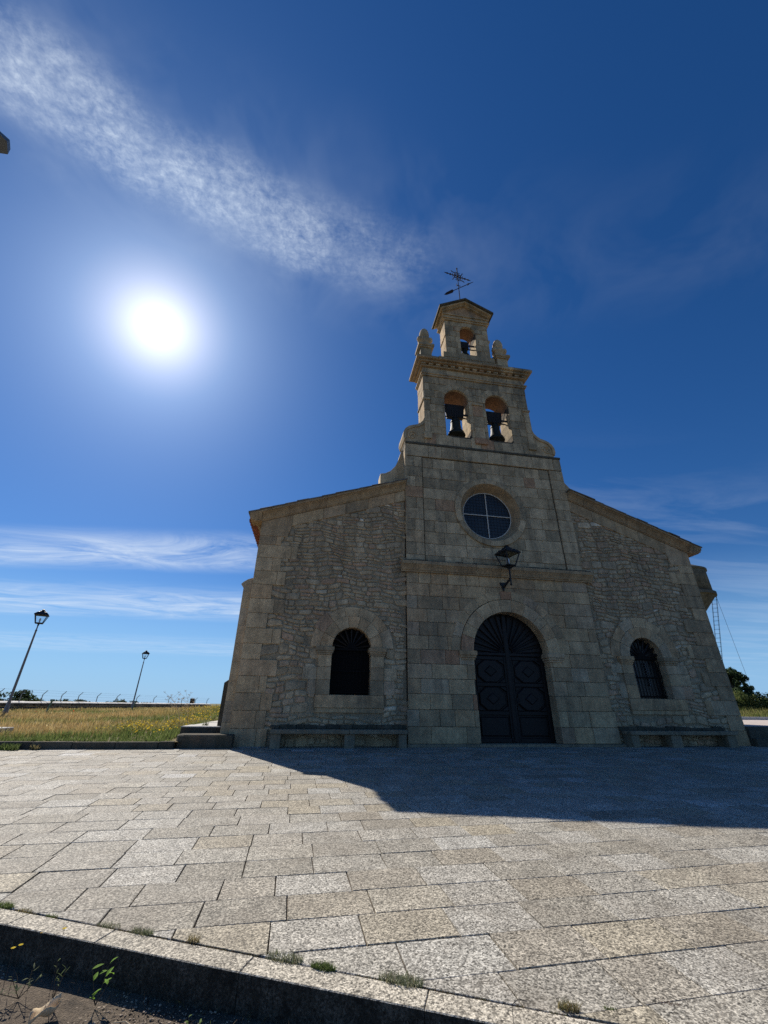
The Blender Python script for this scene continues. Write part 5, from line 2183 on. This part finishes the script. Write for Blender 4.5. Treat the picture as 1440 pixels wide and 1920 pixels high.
while s_ < Lw:
    L = random.uniform(1.0, 1.6)
    p0 = A + d_ * s_
    m_ = MB()
    jz = random.uniform(-.012, .012)
    sec = [(.29, .92), (.30, .965 + jz), (.16, 1.045 + jz), (0, 1.08 + jz), (-.16, 1.045 + jz), (-.30, .965 + jz), (-.29, .92)]
    vs = []
    for e_ in (.008, L - .008):
        for o_, z_ in sec:
            p_ = p0 + d_ * e_ + nrm * o_
            vs.append((p_.x, p_.y, z_))
    n_ = len(sec)
    m_.add(vs, [tuple(range(n_)), tuple(range(2 * n_ - 1, n_ - 1, -1))] + [(i_, (i_ + 1) % n_, n_ + (i_ + 1) % n_, n_ + i_)[::-1] for i_ in range(n_)])
    m_.build('coping_slab', COPE, wall)
    s_ += L

fence = thing('wire_fence', 'wire fence with bent-topped grey posts beyond the stone wall', 'fence', (-21.4, 24.8, .4))
fp = [(-22.0, 18.8), (-21.7, 22.7), (-21.4, 24.8), (-21.2, 27.2), (-20.95, 29.6), (-20.7, 32.0), (-20.4, 35.0), (-20.0, 38.6), (-19.55, 43.0), (-19.1, 47.5), (-18.6, 52.0), (-18.1, 56.5), (-17.5, 62.0), (-17.0, 68.0)]
for x_, y_ in fp:
    x_ -= .55
    m1 = MB()
    g = 1.0 + (y_ - 20) * .012
    tube(m1, (x_, y_, .2), (x_, y_, 1.60), .034 * g, .03 * g, 6)
    tube(m1, (x_, y_, 1.59), (x_ + .3, y_ - .05, 1.9), .03 * g, .022 * g, 6)
    m1.build('fence_post', POSTG, fence)
for zz_, ox in ((1.25, 0), (1.5, 0), (1.72, .14), (1.88, .28)):
    m1 = MB()
    for (a, b), (c_, e_) in zip(fp[:-1], fp[1:]):
        tube(m1, (a - .55 + ox, b, zz_), (c_ - .55 + ox, e_, zz_), .005, n=4, cap=False)
    m1.build('fence_wire', POSTG, fence)
# stray green marker posts and floodlight in the meadow
gp_ = [((-15.2, 16.0), 'short faded green post leaning in the meadow before the wall'), ((-13.6, 24.5), 'second short green post, farther off along the stone wall')]
for (x_, y_), lb in gp_:
    t_ = thing('marker_post', lb, 'post', (x_, y_, .4))
    m1 = MB()
    tube(m1, (x_ - .12, y_, .3), (x_ + .05, y_, 1.12), .05, .05, 8)
    m1.build('stake', GREENP, t_)
    m1 = MB()
    bbox_b(m1, x_ - .04, x_ + .16, y_ - .07, y_ + .07, 1.08, 1.2, .01)
    m1.build('cap', GREENP, t_)
fl = thing('floodlight', 'small dark floodlight on a leaning green stand beside the near street lamp', 'floodlight', (-16.9, 13.2, .4))
m1 = MB()
tube(m1, (-17.3, 13.2, .2), (-16.75, 13.2, 1.3), .04, .03, 8)
m1.build('stand', GREENP, fl)
m1 = MB()
bbox_b(m1, -16.95, -16.5, 13.05, 13.3, 1.28, 1.52, .02)
m1.build('lamp_head', IRON, fl)
m1 = MB()
bbox_b(m1, -17.02, -16.80, 13.0, 13.1, 1.12, 1.26, .02)
m1.build('mounting_bracket', IRON, fl)

# shrubs and far trees on the left horizon
for i, (x_, y_, hh, r_, lb) in enumerate(((-34.6, 42.0, 1.75, 1.6, 'dark feathery shrub just beyond the wall, the widest of the far shrubs'),
                                         (-38.0, 42.0, 1.35, .7, 'tiny shrub left of the two larger far shrubs beyond the wall'),
                                         (-31.9, 43.0, 1.7, 1.5, 'dark feathery shrub beyond the wall, rightmost of the far shrubs'))):
    tree(x_, y_, 0.2, hh, r_, lb, DKG, 20 + i, nb=26, leaf=.13, per=520, low=.25, trunk=.1, name='shrub', group='shrubs beyond the wall')
cen, rad = [], []
rr = random.Random(3)
for k in range(150):
    a_ = R_(-44 + 26 * k / 150)
    D = 420 + rr.uniform(-30, 60)
    for q_ in range(2):
        cen.append((math.sin(a_) * D, math.cos(a_) * D - 13, rr.uniform(-1, 1.2)))
        rad.append(rr.uniform(1.2, 2.6) * (0.5 + 0.9 * abs(math.sin(k * .13)) * abs(math.cos(k * .31))))
V_, C_ = leaf_cloud(cen, rad, 5, .9, [(0.05, 0.07, 0.045), (0.065, 0.085, 0.05)], .8, 5)
o = tri_mesh('far_treeline', V_, C_, per=4)
o['kind'] = 'stuff'
hut = thing('field_hut', 'tiny dark hut standing on the far horizon near the dry weeds', 'hut', (-26.0, 95.0, 0))
m1 = MB()
box(m1, -27.1, -26.3, 95, 96, -.6, 1.9, 0)
m1.build('wall', DARKST, hut)
m1 = MB()
prism(m1, [(-27.2, 1.9), (-26.2, 1.9), (-26.4, 2.1), (-27.0, 2.1)], -94.9, -96.1, 0, XZ(0), back=True)
m1.build('roof', SLATE, hut)

# tall dry branching weed near the steps
dw = thing('dry_weed', 'tall dry branching umbel weed standing in the flowers near the buttress', 'weed', (-4.6, 3.8, .35))
rr = random.Random(9)
m1 = MB()
umb = MB()
for (bx, by, lx) in ((-4.55, 4.0, -.95), (-4.35, 4.2, -.35)):
    p = Vector((bx, by, hf(bx, by)))
    pts_ = [p]
    for k in range(1, 9):
        p = p + Vector((lx * .055 * k * .25, 0, .14 - .004 * k))
        pts_.append(p.copy())
    for k in range(len(pts_) - 1):
        tube(m1, pts_[k], pts_[k + 1], .012 - .001 * k, .011 - .001 * k, 5)
    for k in range(3, 9):
        for q_ in range(3):
            e = pts_[k] + Vector((rr.uniform(-.42, .15), rr.uniform(-.15, .15), rr.uniform(.05, .25)))
            tube(m1, pts_[k], e, .004, .003, 4)
            for j in range(6):
                f_ = e + Vector((rr.uniform(-.06, .06), rr.uniform(-.06, .06), rr.uniform(.0, .06)))
                tube(umb, e, f_, .003, .004, 4)
m1.build('stem', DRYLEAF, dw)
umb.build('seed_heads', DRYLEAF, dw)

# ------------------------------------------------------------------ water tower behind the church
wt = thing('water_tower', 'concrete water tower tank with conical underside and ladder behind the church', 'water tower', (57.8, 41.8, 0))
wx, wy = 58.1, 41.8
m1 = MB()
lathe(m1, [(1.7, -1), (1.5, 13), (1.6, 14.2)], (wx, wy, 0), 24)
m1.build('shaft', CONC, wt, smooth=True)
m1 = MB()
lathe(m1, [(1.6, 14.2), (3.9, 17.0), (4.2, 17.15), (4.22, 17.6), (3.85, 17.75)], (wx, wy, 0), 40)
m1.build('tank_base', CONC, wt)
m1 = MB()
lathe(m1, [(3.85, 17.72), (3.8, 21.0), (3.8, 21.1)], (wx, wy, 0), 40)
m1.build('tank', CONC, wt, smooth=True)
m1 = MB()
lathe(m1, [(3.8, 21.05), (4.0, 21.15), (4.0, 21.4), (3.7, 21.55), (2.5, 22.2), (1.2, 22.5), (.1, 22.6)], (wx, wy, 0), 40)
m1.build('dome_roof', CONC, wt)
m1 = MB()
rdv = Vector((math.cos(R_(-38)), math.sin(R_(-38)), 0))
pdv = Vector((-rdv.y, rdv.x, 0))
cw_ = Vector((wx, wy, 0))
topp = cw_ + rdv * 4.1 + Vector((0, 0, 17.2))
botp = cw_ + rdv * 0.9 + Vector((0, 0, 1.5))
rails = []
for a, b in ((-.25, -.6), (.25, -.6), (-.25, .0), (.25, .0)):
    p0 = topp + pdv * a + rdv * b
    p1 = botp + pdv * a + rdv * b
    tube(m1, p0, p1, .022, n=5)
    rails.append((p0, p1))
for k in range(26):
    f_ = k / 25
    pp = [r0.lerp(r1_, f_) for r0, r1_ in rails]
    for a, b in ((0, 1), (0, 2), (1, 3), (2, 3)):
        tube(m1, pp[a], pp[b], .014, n=4, cap=False)
m1.build('ladder', RUSTI, wt)
m1 = MB()
tube(m1, cw_ + rdv * 4.05 + Vector((0, 0, 17.1)), cw_ + rdv * 4.5, .018, n=4)
m1.build('cable', IRON, wt)
m1 = MB()
tube(m1, (wx - 1.0, wy - 3.0, 21.8), (wx - .95, wy - 3.0, 22.6), .06, n=5)
tube(m1, (wx - 1.3, wy - 3.0, 22.2), (wx - .6, wy - 3.0, 22.5), .05, n=5)
m1.build('aerial', IRON, wt)


# ------------------------------------------------------------------ small plants and debris in the foreground
def gtuft(x_, y_, r_, h_, nbl, cols, label, name='grass_tuft', cat='grass tuft', group=None, flatf=.5, seed=1, z0=None, wdt=.0038):
    z_ = SL * y_ if z0 is None else z0
    n_ = nbl
    a = rng.uniform(0, 2 * np.pi, n_)
    rr_ = np.sqrt(rng.random(n_)) * r_
    ca, sa = KT.x, KT.y
    px_, py_ = rr_ * np.cos(a) * 1.5, rr_ * np.sin(a) * .55
    X_ = x_ + px_ * ca - py_ * sa
    Y_ = y_ + px_ * sa + py_ * ca
    P_ = np.stack([X_, Y_, np.full(n_, z_ - .006)], 1)
    k_ = rng.integers(0, len(cols), n_)
    C__ = np.array(cols)[k_] * rng.uniform(.7, 1.3, n_)[:, None]
    V__, C__ = blades(P_, rng.uniform(.4, 1.0, n_) * h_, np.full(n_, wdt), C__, flatf * 2)
    o_ = tri_mesh(name, V__, C__, per=4)
    tag(o_, label, cat, group)
    return o_


GG = [(0.12, 0.17, 0.05), (0.16, 0.20, 0.07), (0.09, 0.13, 0.04)]
GR = [(0.20, 0.22, 0.14), (0.14, 0.17, 0.09), (0.26, 0.24, 0.15)]
DR = [(0.32, 0.26, 0.13), (0.18, 0.18, 0.08), (0.25, 0.20, 0.1)]
grp = 'tufts growing in the paving joints'
gtuft(-2.02, -9.30, .055, .035, 260, GG, 'mossy green cushion at the left end of the kerb joint', group=grp)
gtuft(-1.84, -9.39, .04, .018, 120, DR, 'flat brownish tuft beside the leftmost kerb stone joint', group=grp)
gtuft(-1.62, -9.48, .035, .016, 110, GG, 'tiny green tuft on the kerb joint, third from the left border', group=grp)
gtuft(-1.18, -9.67, .06, .022, 170, GR, 'grey green creeping weed where a kerb joint meets the paving', group=grp)
gtuft(-0.93, -9.79, .055, .035, 260, GR, 'dense grey green plant above the green leaved weed', group=grp)
gtuft(-0.585, -9.94, .03, .055, 90, DR, 'small upright straw coloured tuft in the kerb joint', group=grp)
gtuft(-0.02, -10.19, .08, .035, 460, GR, 'long grey green tuft along the kerb joint, left of the bright moss ball', group=grp)
gtuft(0.205, -10.31, .05, .035, 620, GG, 'bright green round moss ball in the kerb joint', group=grp)
gtuft(0.62, -10.48, .085, .04, 500, GR, 'broad spreading grey green tuft beside the moss ball', group=grp)
gtuft(1.41, -10.80, .035, .045, 200, DR, 'spiky yellow green tuft at the lower right end of the kerb', group=grp)
gtuft(1.62, -10.83, .02, .02, 70, GG, 'tiny leafy sprout right of the spiky tuft', group=grp)
gtuft(1.96, -10.83, .03, .012, 90, [(.16, .07, .05), (.12, .06, .04)], 'small reddish moss clump in the rightmost joint', group=grp)
gtuft(-7.3, -0.52, .22, .17, 330, GG, 'leafy green weed at the foot of the meadow kerb by the left border', name='weed', cat='weed', wdt=.016)
gtuft(-6.72, -0.50, .10, .14, 90, DR, 'thin brownish weed against the meadow kerb', name='weed', cat='weed', wdt=.012)
gtuft(-3.05, 1.05, .08, .2, 40, GR, 'small weed in the corner of the upper step', name='weed', cat='weed', wdt=.012, z0=.475)
# moss running in the kerb joint
n = 4200
tt = rng.uniform(-.6, 3.6, n)
keep = vnoise(tt, tt * 0, .09, 5) > .42
tt = tt[keep]
n = len(tt)
off = rng.normal(0, .0035, n)
X_ = KP.x + KT.x * tt + KN.x * off
Y_ = KP.y + KT.y * tt + KN.y * off
P = np.stack([X_, Y_, SL * Y_ - .010], 1)
cc = np.array([[.13, .09, .05], [.10, .13, .04], [.17, .12, .08]])[rng.integers(0, 3, n)] * rng.uniform(.6, 1.2, n)[:, None]
V_, C_ = blades(P, rng.uniform(.006, .016, n), np.full(n, .003), cc, .9)
o = tri_mesh('joint_moss', V_, C_, per=4)
o['kind'] = 'stuff'

# gravel
def gravel(n_, parent=None):
    mbg = MB()
    ico = [(0, 0, 1), (.89, 0, .45), (.28, .85, .45), (-.72, .53, .45), (-.72, -.53, .45), (.28, -.85, .45), (.72, .53, -.45), (-.28, .85, -.45), (-.89, 0, -.45), (-.28, -.85, -.45), (.72, -.53, -.45), (0, 0, -1)]
    icf = [(0, 1, 2), (0, 2, 3), (0, 3, 4), (0, 4, 5), (0, 5, 1), (1, 6, 2), (2, 7, 3), (3, 8, 4), (4, 9, 5), (5, 10, 1), (6, 7, 2), (7, 8, 3), (8, 9, 4), (9, 10, 5), (10, 6, 1), (11, 7, 6), (11, 8, 7), (11, 9, 8), (11, 10, 9), (11, 6, 10)]
    for _ in range(n_):
        tt_ = random.uniform(-1.6, 2.2)
        of = KW + .01 + .8 * random.random() ** .8
        p = kline(tt_, of)
        s__ = random.choice((.0022, .003, .0035, .0045, .0065)) * random.uniform(.7, 1.3)
        z_ = -0.43 + 0.02 * math.exp(-of / .25) - .006 * of
        a_ = random.uniform(0, 6.28)
        sx_, sy_, sz_ = s__ * random.uniform(.8, 1.5), s__ * random.uniform(.7, 1.1), s__ * random.uniform(.5, .8)
        ca_, sa_ = math.cos(a_), math.sin(a_)
        mbg.add([(p.x + (x_ * sx_) * ca_ - (y_ * sy_) * sa_, p.y + (x_ * sx_) * sa_ + (y_ * sy_) * ca_, z_ + z__ * sz_) for x_, y_, z__ in ico], icf, random.random())
    o_ = mbg.build('gravel', GRAV, None, rnd=True)
    o_['kind'] = 'stuff'


gravel(14000)


# leafy plants at the kerb foot
def leaf_blade(c_, d, up__, L, W, curl=.25, nseg=4):
    """one pointed leaf as quads with a fold"""
    d = Vector(d).normalized()
    side = d.cross(Vector(up__)).normalized()
    nn = side.cross(d).normalized()
    out = []
    prof_ = [(0, .05), (.2, .7), (.45, 1.0), (.75, .65), (1.0, .02)]
    for (f0, w0_), (f1, w1_) in zip(prof_[:-1], prof_[1:]):
        a0 = Vector(c_) + d * L * f0 - nn * (curl * L * f0 * f0)
        a1 = Vector(c_) + d * L * f1 - nn * (curl * L * f1 * f1)
        for s__ in (-1, 1):
            out.append([a0, a1, a1 + side * (s__ * W * .5 * w1_) + nn * .12 * W * w1_, a0 + side * (s__ * W * .5 * w0_) + nn * .12 * W * w0_])
    return out


def leafy(name, label, base, stems, cat='weed', col=(0.12, 0.24, 0.04), seed=1, stemcol=(0.10, 0.14, 0.05)):
    r_ = random.Random(seed)
    t_ = thing(name, label, cat, base)
    V__, C__ = [], []
    for (dx_, dy_, h_, nl, L, W) in stems:
        b0 = Vector(base)
        tp = b0 + Vector((dx_, dy_, h_))
        m1_ = MB()
        tube(m1_, b0, tp, .0022, .0013, 5)
        m1_.build('stem', BARK, t_)
        for k in range(nl):
            f_ = .35 + .65 * (k + 1) / nl
            p_ = b0.lerp(tp, f_)
            a_ = r_.uniform(0, 6.28)
            d__ = (math.cos(a_), math.sin(a_), r_.uniform(.2, 1.2))
            m2 = MB()
            sc_ = r_.uniform(.7, 1.2)
            qs = leaf_blade(p_, d__, (0, 0, 1), L * sc_, W * sc_, r_.uniform(-.1, .4))
            tri_mesh('leaf', np.array([[tuple(v__) for v__ in q_] for q_ in qs]), np.tile(np.array(col) * r_.uniform(.7, 1.25), (len(qs), 1)), t_, per=4)
    return t_


RZ = -0.415


def kpos(tt_, of):
    p = kline(tt_, of)
    return (p.x, p.y, RZ)


# a point on the road near the kerb, given along/away coordinates
def along_of(x_, y_):
    v_ = Vector((x_, y_)) - KP
    return v_.dot(KT), v_.dot(KN)


leafy('leafy_weed', 'bright green pointed leaved weed growing against the shaded kerb face', (-1.02, -10.115, RZ),
      [(-.05, -.03, .16, 2, .05, .026), (.03, -.01, .17, 4, .045, .022), (-.01, -.06, .07, 3, .05, .028), (.06, .0, .12, 2, .04, .02)], col=(0.20, 0.36, 0.05), seed=3)
leafy('leafy_weed', 'sparse grey green weed in the bottom left corner by the kerb', (-1.47, -9.99, RZ),
      [(-.06, -.02, .10, 5, .035, .010), (.05, -.03, .13, 6, .035, .008), (.0, -.06, .06, 6, .03, .012), (.09, -.02, .09, 5, .035, .008), (-.1, -.05, .05, 4, .03, .01)], col=(0.16, 0.19, 0.10), seed=5)
leafy('leafy_weed', 'thin dark weed between the yellow flowers and the bright leafy weed', (-1.27, -10.05, RZ),
      [(-.02, -.01, .17, 4, .03, .007), (.04, -.02, .14, 5, .035, .007), (.01, .0, .11, 3, .03, .008)], col=(0.14, 0.19, 0.07), seed=8)
leafy('leafy_weed', 'few small leaves at the kerb foot below the long grey tuft', (-.45, -10.43, RZ),
      [(-.02, -.0, .07, 3, .025, .01), (.04, -.01, .05, 3, .03, .01)], col=(0.16, 0.24, 0.07), seed=11)
leafy('leafy_weed', 'pale star shaped sprout on the shaded kerb face under the moss ball', (0.02, -10.62, RZ),
      [(-.02, -.0, .10, 4, .025, .008), (.05, -.01, .06, 3, .03, .009)], col=(0.26, 0.28, 0.17), seed=13)

yf = [((-1.60, -9.93), .19, 'yellow dandelion-like flower, lowest at the left border'), ((-1.56, -9.94), .205, 'twin yellow flower just right of the lowest one'), ((-1.47, -9.93), .25, 'half closed pale flower above the twin flower'), ((-1.33, -9.98), .28, 'tallest yellow flower head on a thin stem before the kerb')]
for i, ((x_, y_), hh_, lb) in enumerate(yf):
    t_ = thing('yellow_flower', lb, 'flower', (x_, y_, RZ), 'yellow flowers at the kerb')
    m1 = MB()
    tube(m1, (x_ + .02, y_ - .02, RZ), (x_, y_, RZ + hh_), .0014, .001, 5)
    m1.build('stem', BARK, t_)
    V__ = []
    for k in range(12):
        a_ = 2 * math.pi * k / 12
        d__ = Vector((math.cos(a_), math.sin(a_), .25))
        V__ += leaf_blade((x_, y_, RZ + hh_), d__, (0, 0, 1), .014 if i != 2 else .009, .006, .1)
    tri_mesh('petals', np.array([[tuple(v__) for v__ in q_] for q_ in V__]), np.tile(np.array((0.80, 0.62, 0.04) if i != 2 else (.5, .36, .12)), (len(V__), 1)), t_, per=4)

# curled dry leaf
m1 = MB()
nu, nv_ = 8, 6
vs = []
lc = Vector((-1.235, -10.20, -0.405))
for i in range(nu + 1):
    for j in range(nv_ + 1):
        a = i / nu
        b = (j / nv_ - .5) * 2
        wdt = math.sin(math.pi * min(max(a, .04), .97)) ** .7 * .040
        curl = .034 * b * b + .014 * math.sin(a * 7 + b)
        p = Vector(((a - .5) * .14, b * wdt, curl + .016 * a))
        an = R_(52)
        vs.append((lc.x + p.x * math.cos(an) - p.y * math.sin(an), lc.y + p.x * math.sin(an) + p.y * math.cos(an), lc.z + p.z))
fs = [(i * (nv_ + 1) + j, (i + 1) * (nv_ + 1) + j, (i + 1) * (nv_ + 1) + j + 1, i * (nv_ + 1) + j + 1) for i in range(nu) for j in range(nv_)]
m1.add(vs, fs)
o = m1.build('dry_leaf', DRYLEAF, smooth=True)
o.modifiers.new('thickness', 'SOLIDIFY').thickness = 0.0012
tag(o, 'curled pale brown dry leaf lying on the gravel, bottom left', 'leaf')
# small dry scraps and stems lying at the kerb foot
n = 420
tt = rng.uniform(-.5, 2.6, n)
of = KW + .005 + np.abs(rng.normal(0, .06, n))
X_ = KP.x + KT.x * tt + KN.x * of
Y_ = KP.y + KT.y * tt + KN.y * of
P = np.stack([X_, Y_, np.full(n, -.418)], 1)
cc = np.array([[.16, .12, .07], [.10, .12, .04], [.26, .21, .13], [.07, .06, .04]])[rng.integers(0, 4, n)] * rng.uniform(.6, 1.2, n)[:, None]
V_, C_ = blades(P, rng.uniform(.008, .075, n) * (rng.random(n) ** 1.5 + .2), np.full(n, .0026), cc, 1.8)
o = tri_mesh('undergrowth', V_, C_, per=4)
o['kind'] = 'stuff'
# twig
m1 = MB()
path_tube(m1, [(-.86, -10.28, -.41), (-.80, -10.31, -.395), (-.72, -10.36, -.405), (-.66, -10.375, -.39)], .0025, 5)
o = m1.build('dry_twig', DRYLEAF)
tag(o, 'thin pale dry twig on the dark ground below the kerb', 'twig')
# tall bare grass stalk near the camera, right of centre
m1 = MB()
path_tube(m1, [(1.09, -11.12, -.43), (1.065, -11.06, -.3), (1.03, -11.0, -.19), (1.035, -10.99, -.14), (1.07, -10.99, -.125), (1.11, -10.99, -.135)], .0014, 5)
o = m1.build('grass_stalk', IRON)
tag(o, 'single thin dark grass stalk arching up in front of the kerb', 'grass stalk')
m1 = MB()
path_tube(m1, [(.37, -10.94, -.43), (.36, -10.9, -.32), (.34, -10.86, -.27)], .0012, 5)
o = m1.build('grass_stalk', DRYLEAF)
tag(o, 'short thin straw coloured stalk leaning on the shaded kerb edge', 'grass stalk')

print('objects', len(bpy.data.objects), 'tris approx', sum(len(m_.polygons) for m_ in bpy.data.meshes))
